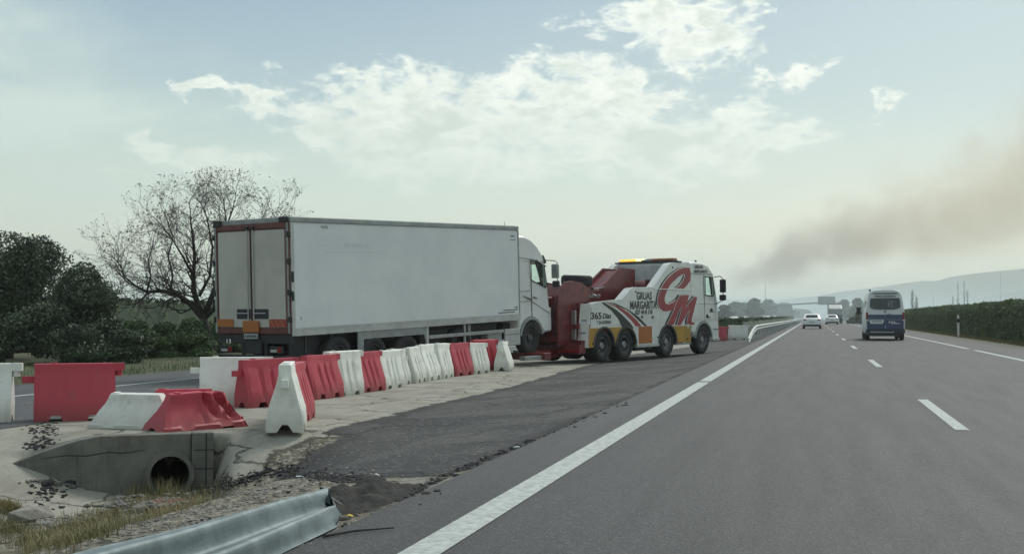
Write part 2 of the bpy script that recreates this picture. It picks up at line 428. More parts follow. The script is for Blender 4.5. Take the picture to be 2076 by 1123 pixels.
# ================================================================ SETTING
def grid_mesh(xs, ys, zf):
    X, Y = np.meshgrid(xs, ys); Z = zf(X, Y)
    v = np.stack([X, Y, Z], -1).reshape(-1, 3); nx, ny = len(xs), len(ys)
    i = np.arange(nx-1)[None, :] + nx*np.arange(ny-1)[:, None]
    f = np.stack([i, i+1, i+1+nx, i+nx], -1).reshape(-1, 4)
    me = bpy.data.meshes.new('g'); me.vertices.add(len(v)); me.vertices.foreach_set('co', v.ravel())
    me.loops.add(f.size); me.loops.foreach_set('vertex_index', f.ravel())
    me.polygons.add(len(f)); me.polygons.foreach_set('loop_start', np.arange(0, f.size, 4)); me.polygons.foreach_set('loop_total', np.full(len(f), 4))
    me.update(calc_edges=True); me.polygons.foreach_set('use_smooth', [True]*len(f))
    return me, v
def sdist(pts, poly):
    """signed distance to a polygon, positive inside"""
    P = np.array([(p[0], p[1]) for p in poly]); d = np.full(len(pts), 1e9); ins = np.zeros(len(pts), bool)
    x, y = pts[:, 0], pts[:, 1]
    for i in range(len(P)):
        a, b = P[i-1], P[i]; ab = b-a
        t = np.clip(((x-a[0])*ab[0]+(y-a[1])*ab[1])/max(ab@ab, 1e-9), 0, 1)
        d = np.minimum(d, np.hypot(x-a[0]-t*ab[0], y-a[1]-t*ab[1]))
        c = (a[1] > y) != (b[1] > y)
        with np.errstate(divide='ignore', invalid='ignore'):
            xi = a[0]+(y-a[1])*ab[0]/(ab[1] if ab[1] != 0 else 1e-9)
        ins ^= c & (x < xi)
    return np.where(ins, d, -d)
def attr(me, name, vals):
    a = me.attributes.new(name, 'FLOAT', 'POINT'); a.data.foreach_set('value', vals.astype(np.float32))
def link(name, me, m, kind=None, parent=None):
    me.name = name; o = bpy.data.objects.new(name, me); col.objects.link(o); o.parent = parent
    if m: me.materials.append(m)
    if kind: o['kind'] = kind
    return o

def asphalt_mat(name, base, agg=.35, bumps=.35, tracks=False):
    m = bpy.data.materials.new(name); m.use_nodes = True; nt = m.node_tree; b = nt.nodes['Principled BSDF']
    tc = nt.nodes.new('ShaderNodeTexCoord'); O = tc.outputs['Object']
    mp = nt.nodes.new('ShaderNodeMapping'); mp.inputs['Scale'].default_value = (1.6, .12, 1); lk(nt, O, mp.inputs['Vector'])
    big = noise_n(nt, mp.outputs[0], .5, 5, .6); mid = noise_n(nt, mp.outputs[0], 2.4, 6, .6); fine = noise_n(nt, O, 70, 3, .7)
    c = mixc(nt, smooth_n(nt, big, .3, .7), tuple(x*1.06 for x in base), tuple(x*.86 for x in base))
    c = mixc(nt, math_n(nt, 'MULTIPLY', smooth_n(nt, mid, .4, .75), .09), c, tuple(x*.72 for x in base))
    vo = nt.nodes.new('ShaderNodeTexVoronoi'); vo.inputs['Scale'].default_value = 55; lk(nt, O, vo.inputs['Vector'])
    sp = nt.nodes.new('ShaderNodeSeparateColor'); lk(nt, vo.outputs['Color'], sp.inputs[0])
    light = smooth_n(nt, sp.outputs[0], .80, .97); c = mixc(nt, math_n(nt, 'MULTIPLY', light, agg), c, tuple(min(1, x*2.4) for x in base))
    c = mixc(nt, math_n(nt, 'MULTIPLY', smooth_n(nt, sp.outputs[1], .7, .95), agg), c, tuple(x*.35 for x in base))
    if tracks:
        s2 = nt.nodes.new('ShaderNodeSeparateXYZ'); lk(nt, O, s2.inputs[0])
        n = math_n(nt, 'MULTIPLY', math_n(nt, 'ADD', s2.outputs[0], .2), 2*math.pi/1.82)
        wv = math_n(nt, 'COSINE', n); ln = noise_n(nt, O, .6, 3)
        f = math_n(nt, 'MULTIPLY', smooth_n(nt, wv, -.2, 1.0), math_n(nt, 'MULTIPLY', ln, .30))
        c = mixc(nt, f, c, tuple(x*.62 for x in base))
    lk(nt, c, b.inputs['Base Color'])
    rgh = smooth_n(nt, mid, .3, .7, .66, .72); lk(nt, rgh, b.inputs['Roughness']); b.inputs['Specular IOR Level'].default_value = .42
    bn = nt.nodes.new('ShaderNodeBump'); bn.inputs['Strength'].default_value = bumps; bn.inputs['Distance'].default_value = .012
    lk(nt, math_n(nt, 'ADD', fine, vo.outputs['Distance']), bn.inputs['Height']); lk(nt, bn.outputs[0], b.inputs['Normal'])
    return m
M['asphalt'] = asphalt_mat('road_asphalt', (.044, .046, .046), agg=.5, tracks=True)
M['asphalt_opp'] = asphalt_mat('opposite_road_asphalt', (.062, .066, .068))

# plain land out to the horizon
xs = np.concatenate([-np.geomspace(6000, 45, 30), np.linspace(-40, 40, 21), np.geomspace(45, 6000, 30)])
ys = np.concatenate([-np.geomspace(400, 10, 10), np.linspace(0, 100, 21), np.geomspace(110, 7000, 36)])
me, v = grid_mesh(xs, ys, lambda X, Y: np.where((X > -18.5) & (X < 12), -1.6, np.where(X < -18, -.36, -.10)) + 0*Y)
land = mat('dry_field', (.10, .10, .06), .95, c2=(.06, .075, .035), vs=.05, bump=.3, bs=5)
link('ground', me, land, 'structure')
# right verge
def verge_z(X, Y): return np.where(X < 7.9, -.012, np.where(X < 8.6, .02, .05))+0*Y
me, v = grid_mesh(np.array([7.6, 7.9, 8.3, 8.9, 10, 14, 22, 40]), np.linspace(-20, 1200, 160), verge_z)
M['verge'] = mat('verge_dirt', (.16, .155, .125), .95, c2=(.085, .09, .055), vs=1.6, bump=.5, bs=18)
link('right_verge', me, M['verge'], 'structure')
# carriageway
me, v = grid_mesh(np.array([-2.72, -2, 0, 2, 4, 6, 7.7]), np.linspace(-20, 2200, 120), lambda X, Y: 0*X)
link('road', me, M['asphalt'], 'structure')
# opposite carriageway
me, v = grid_mesh(np.array([-17.2, -14, -10.7]), np.linspace(-20, 1500, 120), lambda X, Y: -.272+0*X)
link('opposite_road', me, M['asphalt_opp'], 'structure')
# far verge on the left
me, v = grid_mesh(np.linspace(-60, -17.1, 40), np.linspace(-20, 900, 120), lambda X, Y: -.30+.05*np.sin(X*.9+Y*.2)+np.clip(-17.6-X, 0, 3)*.03)
M['verge_l'] = mat('left_verge_grass', (.045, .06, .025), .95, c2=(.08, .085, .04), vs=.8, bump=.6, bs=9)
link('left_verge', me, M['verge_l'], 'structure')

# median: dirt, pale concrete and an old asphalt patch in one sheet
xs = np.concatenate([np.linspace(-13.5, -10.8, 22)[:-1], np.linspace(-10.8, -2.7, 150)])
ys = np.concatenate([np.linspace(3.0, 17, 250)[:-1], 17+np.cumsum(np.linspace(.06, .5, 220))]); ys = ys[ys < 130]
ys = np.concatenate([ys, np.linspace(ys[-1]+2, 600, 120)])
def med_z(X, Y):
    z = H(X, Y)
    return np.where(X < -10.9, np.minimum(z, -.29), z)
me, v = grid_mesh(xs, ys, med_z)
# patch polygon, traced on the ground
pp = [(1250, 728), (1190, 741), (1110, 762), (1035, 783), (960, 801), (880, 818), (800, 838), (740, 853), (680, 866), (648, 880), (690, 886), (660, 897), (628, 912), (605, 930), (585, 947), (562, 958), (600, 966), (660, 972), (712, 978), (760, 972), (800, 965), (860, 967), (929, 962), (995, 935), (1060, 905)]
patch = [G(*p) for p in pp]
patch = [(p.x, p.y) for p in patch] + [(-2.5, 16), (-2.5, 700), (-6.0, 700), (-6.0, 60), (-7.4, 44)]
P2 = v[:, :2].astype(float)
dp = sdist(P2, patch)
cc = [(1250, 716), (1300, 700), (560, 700)]
slab = [(-10.9, 700), (-10.9, 4)] + [(G(*p).x, G(*p).y) for p in [(0, 1075), (60, 1062), (190, 1040), (300, 1012), (430, 985), (470, 968), (520, 945), (560, 918), (600, 900), (640, 888), (700, 886)]] + [(-2.5, 17), (-2.5, 700)]
ds = sdist(P2, slab)
sliver = [(G(*p).x, G(*p).y) for p in [(787, 988), (835, 968), (900, 972), (965, 955), (935, 975), (870, 992), (825, 995)]]
dsl = sdist(P2, sliver)
bm_ = bmesh.new(); bm_.from_mesh(me); bm_.faces.ensure_lookup_table(); kill = []
for f_ in bm_.faces:
    c_ = f_.calc_center_median(); s_ = (c_.x-WR[0])*WS[0]+(c_.y-WR[1])*WS[1]; v_ = (c_.x-WR[0])*WN[0]+(c_.y-WR[1])*WN[1]
    if abs(s_+.54) < .27 and -.30 < v_ < -.12 and any(q.co.z < -.32 for q in f_.verts): kill.append(f_)
bmesh.ops.delete(bm_, geom=kill, context='FACES_ONLY'); bm_.to_mesh(me); bm_.free()
attr(me, 'patch', dp); attr(me, 'slab', ds); attr(me, 'sliver', dsl)
stain = (v[:, 0]+8.4)**2
def median_mat():
    m = bpy.data.materials.new('median_ground'); m.use_nodes = True; nt = m.node_tree; b = nt.nodes['Principled BSDF']
    tc = nt.nodes.new('ShaderNodeTexCoord'); O = tc.outputs['Object']
    def at(n):
        a = nt.nodes.new('ShaderNodeAttribute'); a.attribute_name = n; return a.outputs['Fac']
    n1 = noise_n(nt, O, 1.3, 8, .65); n2 = noise_n(nt, O, 7, 8, .7); n3 = noise_n(nt, O, 45, 4, .7); nb = noise_n(nt, O, .5, 4, .5)
    jag = math_n(nt, 'ADD', math_n(nt, 'MULTIPLY', math_n(nt, 'SUBTRACT', n1, .5), .55), math_n(nt, 'MULTIPLY', math_n(nt, 'SUBTRACT', n2, .5), .30))
    # colours
    vo = nt.nodes.new('ShaderNodeTexVoronoi'); vo.inputs['Scale'].default_value = 26; lk(nt, O, vo.inputs['Vector'])
    sc_ = nt.nodes.new('ShaderNodeSeparateColor'); lk(nt, vo.outputs['Color'], sc_.inputs[0])
    dirt = mixc(nt, smooth_n(nt, n1, .35, .65), (.13, .12, .09), (.20, .185, .14))
    dirt = mixc(nt, smooth_n(nt, n2, .45, .68), dirt, (.075, .07, .052))
    dirt = mixc(nt, math_n(nt, 'MULTIPLY', smooth_n(nt, sc_.outputs[0], .62, .8), .75), dirt, (.30, .285, .235))
    dirt = mixc(nt, math_n(nt, 'MULTIPLY', smooth_n(nt, sc_.outputs[1], .75, .9), .8), dirt, (.05, .048, .04))
    conc = mixc(nt, smooth_n(nt, n1, .38, .66), (.31, .305, .26), (.23, .225, .19))
    conc = mixc(nt, math_n(nt, 'MULTIPLY', smooth_n(nt, n2, .5, .75), .4), conc, (.13, .125, .10))
    # streaky sand along the slab
    sv = nt.nodes.new('ShaderNodeMapping'); sv.inputs['Scale'].default_value = (3.0, .55, 1); lk(nt, O, sv.inputs['Vector'])
    sn = noise_n(nt, sv.outputs[0], 2.2, 6, .62)
    conc = mixc(nt, math_n(nt, 'MULTIPLY', smooth_n(nt, sn, .46, .7), .45), conc, (.14, .132, .105))
    # dark smeared tar in front of the barriers
    asp = mixc(nt, smooth_n(nt, nb, .35, .65), (.042, .044, .044), (.082, .083, .079))
    asp = mixc(nt, math_n(nt, 'MULTIPLY', smooth_n(nt, n2, .45, .7), .5), asp, (.032, .032, .033))
    asp = mixc(nt, math_n(nt, 'MULTIPLY', smooth_n(nt, sc_.outputs[0], .86, .95), .45), asp, (.20, .20, .19))
    dp_ = math_n(nt, 'ADD', at('patch'), jag); ds_ = math_n(nt, 'ADD', at('slab'), math_n(nt, 'MULTIPLY', jag, .8)); dl_ = math_n(nt, 'ADD', at('sliver'), math_n(nt, 'MULTIPLY', jag, .35))
    c = mixc(nt, smooth_n(nt, ds_, -.02, .05), dirt, conc)
    rim = math_n(nt, 'MULTIPLY', smooth_n(nt, ds_, -.16, -.02), smooth_n(nt, ds_, .03, -.02))
    c = mixc(nt, math_n(nt, 'MULTIPLY', rim, .8), c, (.045, .042, .035))
    c = mixc(nt, smooth_n(nt, dp_, -.04, .05), c, asp)
    edge = math_n(nt, 'MULTIPLY', smooth_n(nt, dp_, -.03, .08), smooth_n(nt, dp_, .45, .1))
    c = mixc(nt, math_n(nt, 'MULTIPLY', edge, .6), c, (.028, .028, .028))
    c = mixc(nt, smooth_n(nt, dl_, 0, .03), c, (.21, .20, .17))
    # ragged joint where the patch meets the carriageway
    sp = nt.nodes.new('ShaderNodeSeparateXYZ'); lk(nt, O, sp.inputs[0])
    jx = math_n(nt, 'ADD', sp.outputs[0], math_n(nt, 'MULTIPLY', jag, .35))
    cr2 = math_n(nt, 'MULTIPLY', smooth_n(nt, jx, -2.98, -2.86), smooth_n(nt, jx, -2.74, -2.82))
    cr2 = math_n(nt, 'MULTIPLY', cr2, smooth_n(nt, n1, .42, .55))
    c = mixc(nt, math_n(nt, 'MULTIPLY', cr2, .85), c, (.022, .022, .022))
    # cracks
    vc = nt.nodes.new('ShaderNodeTexVoronoi'); vc.feature = 'DISTANCE_TO_EDGE'; vc.inputs['Scale'].default_value = .45
    wv = nt.nodes.new('ShaderNodeVectorMath'); wv.operation = 'ADD'
    nv = nt.nodes.new('ShaderNodeTexNoise'); nv.inputs['Scale'].default_value = 1.8; nv.inputs['Detail'].default_value = 6; lk(nt, O, nv.inputs['Vector'])
    vs_ = nt.nodes.new('ShaderNodeVectorMath'); vs_.operation = 'SCALE'; vs_.inputs['Scale'].default_value = .9; lk(nt, nv.outputs['Color'], vs_.inputs[0])
    lk(nt, O, wv.inputs[0]); lk(nt, vs_.outputs[0], wv.inputs[1]); lk(nt, wv.outputs[0], vc.inputs['Vector'])
    ck = smooth_n(nt, vc.outputs['Distance'], .014, .002)
    c = mixc(nt, math_n(nt, 'MULTIPLY', ck, .75), c, (.035, .033, .028))
    lk(nt, c, b.inputs['Base Color']); b.inputs['Roughness'].default_value = .9; b.inputs['Specular IOR Level'].default_value = .3
    h = math_n(nt, 'ADD', math_n(nt, 'MULTIPLY', n2, .7), math_n(nt, 'MULTIPLY', n3, .4))
    h = math_n(nt, 'SUBTRACT', h, math_n(nt, 'MULTIPLY', ck, 1.2))
    h = math_n(nt, 'ADD', h, math_n(nt, 'MULTIPLY', smooth_n(nt, dp_, -.02, .05), .9))
    bn = nt.nodes.new('ShaderNodeBump'); bn.inputs['Strength'].default_value = .7; bn.inputs['Distance'].default_value = .03
    lk(nt, h, bn.inputs['Height']); lk(nt, bn.outputs[0], b.inputs['Normal'])
    return m
M['median'] = median_mat()
# small relief in the dirt part only
relief = np.array([mnoise.noise(Vector((p[0]*2.3, p[1]*2.3, 0)))*.05+mnoise.noise(Vector((p[0]*7, p[1]*7, 3)))*.02 if (d < .1 and p[1] < 30) else 0 for p, d in zip(v, np.maximum(ds, dp))])
v2 = v.copy(); v2[:, 2] += relief*np.clip(-np.maximum(ds, dp)*3, 0, 1)*(v[:, 0] < -2.95); me.vertices.foreach_set('co', v2.ravel())
link('median_ground', me, M['median'], 'structure')

# hills: ridge line read from the photograph, kilometres away
def ridge(name, pts, D, m, depth=600, base=-2):
    # pts: (azimuth from road in radians, height m)
    vs = []; fs = []; n = len(pts)
    for k, (dd, hk) in enumerate([(-depth, 0.0), (-depth*.55, .5), (-depth*.2, .86), (0, 1.0), (depth*.5, .8)]):
        for a, h in pts:
            r = D+dd; hh = h*hk + 6*mnoise.noise(Vector((a*25, k*1.7, D)))*hk*(1-abs(hk-1)*0 if k != 3 else .12)
            vs.append((r*math.sin(a), r*math.cos(a), base+hh))
    for k in range(4):
        for i in range(n-1): fs.append((k*n+i, k*n+i+1, (k+1)*n+i+1, (k+1)*n+i))
    b = MB(); b.add(vs, fs); return b.build(name, m, smooth=True)
def px2az(px): return math.atan((px-1038)/FPX)-PSI
def rp(px, py, D): return (px2az(px), CAMZ+(641-py)/FPX*D*math.cos(px2az(px)+PSI)+2)
def dens_pts(raw, D, n=160):
    xs_ = [p[0] for p in raw]; ys_ = [p[1] for p in raw]
    return [rp(x, float(np.interp(x, xs_, ys_)), D) for x in np.linspace(xs_[0], xs_[-1], n)]
hm = mat('hill_scrub', (.045, .065, .06), .95, c2=(.075, .095, .08), vs=.006, detail=8)
o = ridge('hills', dens_pts([(1150, 640), (1400, 628), (1560, 613), (1600, 606), (1660, 600), (1700, 592), (1760, 585), (1850, 572), (1872, 569), (1900, 570), (1925, 561), (1990, 553), (2076, 545), (2200, 535), (2500, 528), (2900, 545), (3600, 580)], 2600), 2600, hm); o['kind'] = 'structure'
o = ridge('hills', dens_pts([(700, 640), (1000, 630), (1200, 618), (1460, 608), (1560, 607), (1640, 612), (1800, 625)], 3400), 3400, hm); o['kind'] = 'structure'
o = ridge('hills', dens_pts([(1780, 640), (1850, 622), (1900, 612), (1990, 604), (2076, 588), (2300, 575), (2800, 600)], 1500), 1500, hm, 300); o['kind'] = 'structure'
o = ridge('hills', dens_pts([(-2600, 610), (-1200, 595), (-500, 615), (0, 622), (400, 626), (800, 640)], 3000), 3000, hm); o['kind'] = 'structure'

# painted lines
def strip(mb, x, w, y0, y1, z, seg=6.0, zf=None):
    n = max(1, int((y1-y0)/seg)); 
    for i in range(n):
        a, b_ = y0+(y1-y0)*i/n, y0+(y1-y0)*(i+1)/n
        mb.add([(x-w/2, a, z), (x+w/2, a, z), (x+w/2, b_, z), (x-w/2, b_, z)], [(0, 1, 2, 3)])
mb = MB(); strip(mb, -2.02, .22, -5, 23.0, .005); strip(mb, -2.02, .22, 23.35, 900, .005)
o = mb.build('left_edge_line', M['line'], recalc=False); o['kind'] = 'structure'
mb = MB()
for k in range(-1, 45):
    y0 = 14.05+17.0*k; strip(mb, 1.58, .15, y0, y0+5.0, .005)
o = mb.build('lane_line', M['line'], recalc=False); o['kind'] = 'structure'
mb = MB(); y = 6.0; strip(mb, 5.75, .20, -5, 47, .005); strip(mb, 5.75, .20, 49.0, 900, .005)
o = mb.build('right_edge_line', M['line'], recalc=False); o['kind'] = 'structure'
mb = MB(); strip(mb, -14.75, .16, -5, 600, -.267); o = mb.build('opposite_edge_line', M['line'], recalc=False); o['kind'] = 'structure'

# haze
mb = MB(); mb.box(-4500, 4500, -300, 4600, -3.5, 215)
hz = bpy.data.materials.new('haze_air'); hz.use_nodes = True; nt = hz.node_tree; nt.nodes.clear()
o_ = nd(nt, 'ShaderNodeOutputMaterial'); pv = nd(nt, 'ShaderNodeVolumePrincipled')
pv.inputs['Color'].default_value = (.90, .96, .92, 1); pv.inputs['Density'].default_value = .00034; pv.inputs['Anisotropy'].default_value = .45
lk(nt, pv.outputs[0], o_.inputs['Volume'])
o = mb.build('haze', hz); o['kind'] = 'stuff'; tag(o, 'thin pale haze over the road and the hills')
# ================================================================ WHEELS
def wheel(parent, x, y, z, Rr, w, rimr, rimmat='rim', out=-1, dish=.06, name='wheel'):
    """axle along y; out = direction of the visible face (-1: right side)"""
    o = empty(name, (x, y, z)); o.parent = parent
    mt = rotX(R(90)) if out < 0 else rotX(R(-90))
    t = MB(); h = w/2
    t.lathe([(rimr, -h), (Rr*.86, -h), (Rr*.97, -h*.8), (Rr, -h*.5), (Rr, h*.5), (Rr*.97, h*.8), (Rr*.86, h), (rimr+.01, h), (rimr, h*.7), (rimr, -h)], mt, 36)
    for k in range(4):
        q = -h*.55+k*h*.37; t.lathe([(Rr+.001, q-.008), (Rr-.012, q), (Rr+.001, q+.008)], mt, 36)
    tb = key = ('tyre', Rr, w, rimr, out)
    def cached(kind, fn):
        k = (kind, Rr, w, rimr, rimmat, out, dish)
        if k not in _wc: _wc[k] = fn()
        return _wc[k]
    mt_ = cached('t', lambda: t.mesh('tyre', M['tyre'], smooth=True))
    a = bpy.data.objects.new('tyre', mt_); col.objects.link(a); a.parent = o
    def rimmesh():
        r = MB()
        r.lathe([(rimr, h*.75), (rimr*.97, h*.9), (rimr*.90, h*.9), (rimr*.84, h*.5-dish), (rimr*.55, h*.35-dish), (rimr*.42, h*.45-dish), (rimr*.40, h*.75), (rimr*.30, h*.85), (0.001, h*.86)], mt, 32)
        for k in range(10):
            ang = k*math.tau/10
            r.cyl(mt @ T_((math.cos(ang)*rimr*.60, math.sin(ang)*rimr*.60, h*.40-dish+.02)), .020, .05, 6)
            ang += math.tau/20
            r.cyl(mt @ T_((math.cos(ang)*rimr*.73, math.sin(ang)*rimr*.73, h*.42-dish)), rimr*.075, .02, 8, 1)
        return r.mesh('rim', [M[rimmat], M['black']])
    b = bpy.data.objects.new('rim', cached('r', rimmesh)); col.objects.link(b); b.parent = o
    return o
_wc = {}

# ================================================================ SEMI TRAILER
TP = R(2.18)
def truck_root(name, base, hd, pitch, **k):
    return empty(name, base, (0, -pitch, R(90-hd)), **k)
W = 2.60
tr = truck_root('semi_trailer', (-12.15, 26.85, -.28), 20.6, TP, label='long white refrigerated semi-trailer with red-framed rear doors, standing behind the row of plastic barriers', cat='trailer')
L = 9.73
MB().box(.05, L, 0, W, 1.10, 3.80).build('box_body', M['trailer_side'], tr, bevel=.012)
MB().box(.12, L-.02, -.022, -.002, 1.235, 3.74).build('side_skin', M['trailer_side'], tr, bevel=.006)
MB().box(.0, L+.012, -.035, W+.035, 3.80, 3.915).build('top_rail', M['rail_grey'], tr, bevel=.012)
MB().box(.06, L-.08, .05, W-.05, 3.916, 3.93).build('roof_panel', M['rail_pale'], tr)
mb = MB(); mb.box(.10, L+.012, -.036, .06, 1.045, 1.20); mb.box(.10, L+.012, -.042, -.0362, 1.19, 1.235)
mb.build('bottom_rail', M['rail_pale'], tr, bevel=.008)
MB().box(L-.05, L+.015, -.034, .02, 1.24, 3.79).build('corner_post', M['rail_grey'], tr, bevel=.01)
mb = MB(); mb.box(.0, .10, -.040, -.001, 1.05, 3.79); mb.build('corner_post', M['rail_pale'], tr, bevel=.008)
# rear frame and doors
mb = MB(); mb.box(-.05, .049, .0, .10, 1.10, 3.80); mb.box(-.05, .049, W-.10, W, 1.10, 3.80)
mb.box(-.05, .049, .101, W-.101, 3.66, 3.80); mb.box(-.05, .049, .101, W-.101, 1.10, 1.24); mb.build('door_frame', M['frame_red'], tr, bevel=.008)
for y0_, y1_ in ((.0, .055), (W-.07, W)): MB().box(-.062, -.051, y0_, y1_, 1.12, 3.78).build('frame_trim', M['rail_grey'], tr)
MB().box(-.07, -.02, 0.02, .30, 3.80, 3.93).build('roof_corner', M['black'], tr, bevel=.01)
MB().box(-.07, -.02, W-.25, W+.02, 3.76, 3.93).build('roof_corner', M['black'], tr, bevel=.01)
for y0, y1 in ((.115, W/2-.018), (W/2+.018, W-.115)):
    d = MB().box(-.045, .045, y0, y1, 1.255, 3.645).build('rear_door', M['door_cream'], tr, bevel=.015)
    # edge gasket
    g = MB(); e = .018
    g.box(-.0465, -.0455, y0, y0+e, 1.255, 3.645); g.box(-.0465, -.0455, y1-e, y1, 1.255, 3.645); g.box(-.0465, -.0455, y0+e, y1-e, 3.645-e, 3.645)
    g.build('gasket', M['frame_red'], d)
mb = MB(); mb.box(-.052, -.02, W/2-.017, W/2+.017, 1.26, 3.66); mb.build('centre_seal', M['black'], tr)
for yy in (W/2-.10, W/2+.10):
    MB().tube([(-.075, yy, 1.15), (-.075, yy, 3.75)], .016, 8).build('lock_rod', M['rail_pale'], tr)
    MB().box(-.10, -.046, yy-.04, yy+.04, 3.66, 3.74).build('lock_cam', M['black'], tr, bevel=.01)
for y0, y1 in ((.72, 1.24), (1.34, 1.82)):
    h = MB().box(-.065, -.047, y0, y1, 1.47, 1.71).build('handle_recess', M['dark'], tr, bevel=.01)
    MB().tube([(-.085, y0+.06, 1.60), (-.085, y1-.06, 1.60)], .018, 6).build('handle_bar', M['silver'], h)
for zz in (1.45, 2.1, 2.85, 3.5):
    for yy in (-.012, W-.0):
        MB().box(-.085, .0, yy-.03, yy+.045, zz-.07, zz+.07).build('hinge', M['black'], tr, bevel=.01)
for zz, hh in ((2.35, .16), (1.9, .14)):
    MB().box(-.02, .05, -.075, -.041, zz, zz+hh*1.6).build('door_stop', M['black'], tr, bevel=.01)
# retro-reflective marker plates
MB().box(-.072, -.064, 1.95, 2.52, 1.27, 1.46).build('marker_plate', M['marker_orange'], tr)
rp_ = MB().box(-.072, -.064, .10, .68, 1.27, 1.46).build('marker_plate', M['marker_red'], tr)
for k in range(3):
    y = .16+k*.17
    s = MB(); s.add([(-.0735, y, 1.29), (-.0735, y+.05, 1.29), (-.0735, y+.16, 1.44), (-.0735, y+.11, 1.44)], [(0, 1, 2, 3)])
    s.build('stripe', M['marker_orange'], rp_, recalc=False)
tag(rp_, 'red marker plate with diagonal stripes')
MB().box(-.12, -.06, 1.02, 1.56, 1.14, 1.42).build('bump_board', M['marker_orange'], tr, bevel=.01)
p = MB().box(-.115, -.075, 1.06, 1.52, .98, 1.11).build('number_plate', M['plate'], tr)
text('plate_text', 'R-6347-BCM', .09, REAR(1.49, 1.015, -.118), M['logo_black'], p, .40, .001)
MB().box(-.02, .12, .02, W-.02, .86, 1.09).build('rear_sill', M['dark'], tr, bevel=.01)
mb = MB(); mb.box(-.06, .04, .04, W-.04, .42, .58); mb.box(-.0, .06, .85, .95, .5, .9); mb.box(-.0, .06, W-.95, W-.85, .5, .9)
mb.build('underrun_bumper', M['dark'], tr, bevel=.012)
MB().box(-.045, .02, 1.0, 1.6, .60, .95).build('tool_panel', M['dark'], tr, bevel=.02)
for y in (.28, 2.02):
    h = MB().box(-.05, .02, y, y+.44, .62, .80).build('tail_lamp', M['dark'], tr, bevel=.015)
    MB().box(-.056, -.0505, y+.03, y+.16, .65, .77).build('lens', M['lamp_red'], h)
    MB().box(-.056, -.0505, y+.18, y+.40, .66, .72).build('reflector', M['rail_pale'], h)
MB().box(-.03, -.02, 2.1, 2.15, .86, .96).build('marker_lamp', M['post_white'], tr)
MB().box(-.03, -.02, 2.22, 2.25, .86, .96).build('marker_lamp', M['post_white'], tr)
MB().box(.2, 2.4, .30, .36, .35, 1.05).build('underside_shade_panel', M['dark'], tr)  # dark sheet standing in for shade below the trailer floor
MB().box(2.4, 5.3, .62, .66, .30, 1.05).build('underside_shade_panel', M['dark'], tr)
for y in (.12, 1.78): MB().box(.10, .12, y, y+.68, .12, .50).build('mud_flap', M['rail_grey'], tr)
# running gear
mb = MB(); mb.box(.15, L-.3, .78, .92, .74, 1.06); mb.box(.15, L-.3, W-.92, W-.78, .74, 1.06)
for k in range(7): mb.box(.6+k*1.4, .7+k*1.4, .92, W-.92, .80, 1.0)
mb.box(.2, 6.2, .1, W-.1, 1.0, 1.09)
mb.build('chassis_rail', M['dark'], tr)
for s in (1.65, 3.0, 4.35):
    zc = .53-.038*s
    for y, out in ((.17, -1), (W-.17, 1)): wheel(tr, s, y, zc, .51, .34, .29, 'rim_dark', out, .03)
    MB().cyl(T_((s, W/2, zc)) @ rotX(R(90)), .07, 2.0, 12).build('axle', M['dark'], tr)
# wheel skirt with a window over the wheels
sk = [(2.36, .22), (2.36, 1.045), (5.25, 1.045), (5.25, .52), (5.17, .52), (5.08, .84), (2.60, .84), (2.52, .22)]
MB().prism(sk, .0, .03).build('side_skirt', M['rail_grey'], tr, bevel=.006)
MB().box(5.18, 5.26, -.005, .04, .30, 1.05).build('skirt_post', M['rail_pale'], tr)
for s in (.5, 1.4): MB().box(s, s+.05, .05, .10, .45, 1.04).build('hanger', M['dark'], tr)
for z in (.70, .40):
    MB().box(5.3, 8.9, .0, .03, z, z+.10).build('side_guard', M['silver'], tr, bevel=.01)
MB().box(5.3, 9.0, .36, .42, .42, 1.05).build('underside_shade_panel', M['dark'], tr)  # added dark sheet, imitates the shade seen between the side guards
for s in (6.95,): MB().box(s, s+.06, .03, .08, .38, 1.05).build('guard_post', M['rail_pale'], tr)
MB().box(5.6, 6.8, .30, .9, .35, .95).build('pallet_box', M['dark'], tr, bevel=.02)
mb = MB(); mb.box(7.25, 7.37, .12, .24, .42, 1.0); mb.box(7.2, 7.42, .06, .3, .36, .42); mb.build('landing_leg', M['rail_grey'], tr)
# faint remains of an old sign and small marks on the side
mb = MB(); mb.box(.93, .955, -.0235, -.0225, 2.98+.25, 3.33+.1)
mb.box(.955, 1.28, -.0235, -.0225, 3.22, 3.245)
for k in range(4): mb.box(1.62+k*.14, 1.645+k*.14, -.0235, -.0225, 3.19, 3.33)
mb.box(1.15, 3.2, -.0235, -.0225, 3.06, 3.085)
mb.build('faded_sign', M['logo_grey'], tr)
text('faded_lettering', 'mbre', .20, SIDE(1.95, 3.2, -.0245), M['logo_grey'], tr, .9)
text('builder_mark', 'NUE', .10, SIDE(1.05, 3.66, -.0245), M['rail_grey'], tr, .28, .004, -.4)
text('builder_mark', 'MM', .09, SIDE(9.30, 3.58, -.0245), M['rail_grey'], tr, .22, .004)
MB().box(9.28, 9.56, -.0245, -.0225, 3.48, 3.50).build('sticker_line', M['dark'], tr)
mb = MB(); mb.box(8.6, 9.45, -.027, -.0225, 1.29, 1.315); mb.box(8.85, 9.6, -.027, -.0225, 1.36, 1.385); mb.box(9.42, 9.62, -.027, -.0225, 1.44, 1.46); mb.box(9.55, 9.57, -.027, -.0225, 1.36, 1.46); mb.build('load_marking', M['black'], tr)
MB().box(.30, .315, -.026, -.0225, 1.42, 1.52).build('small_decal', M['black'], tr)

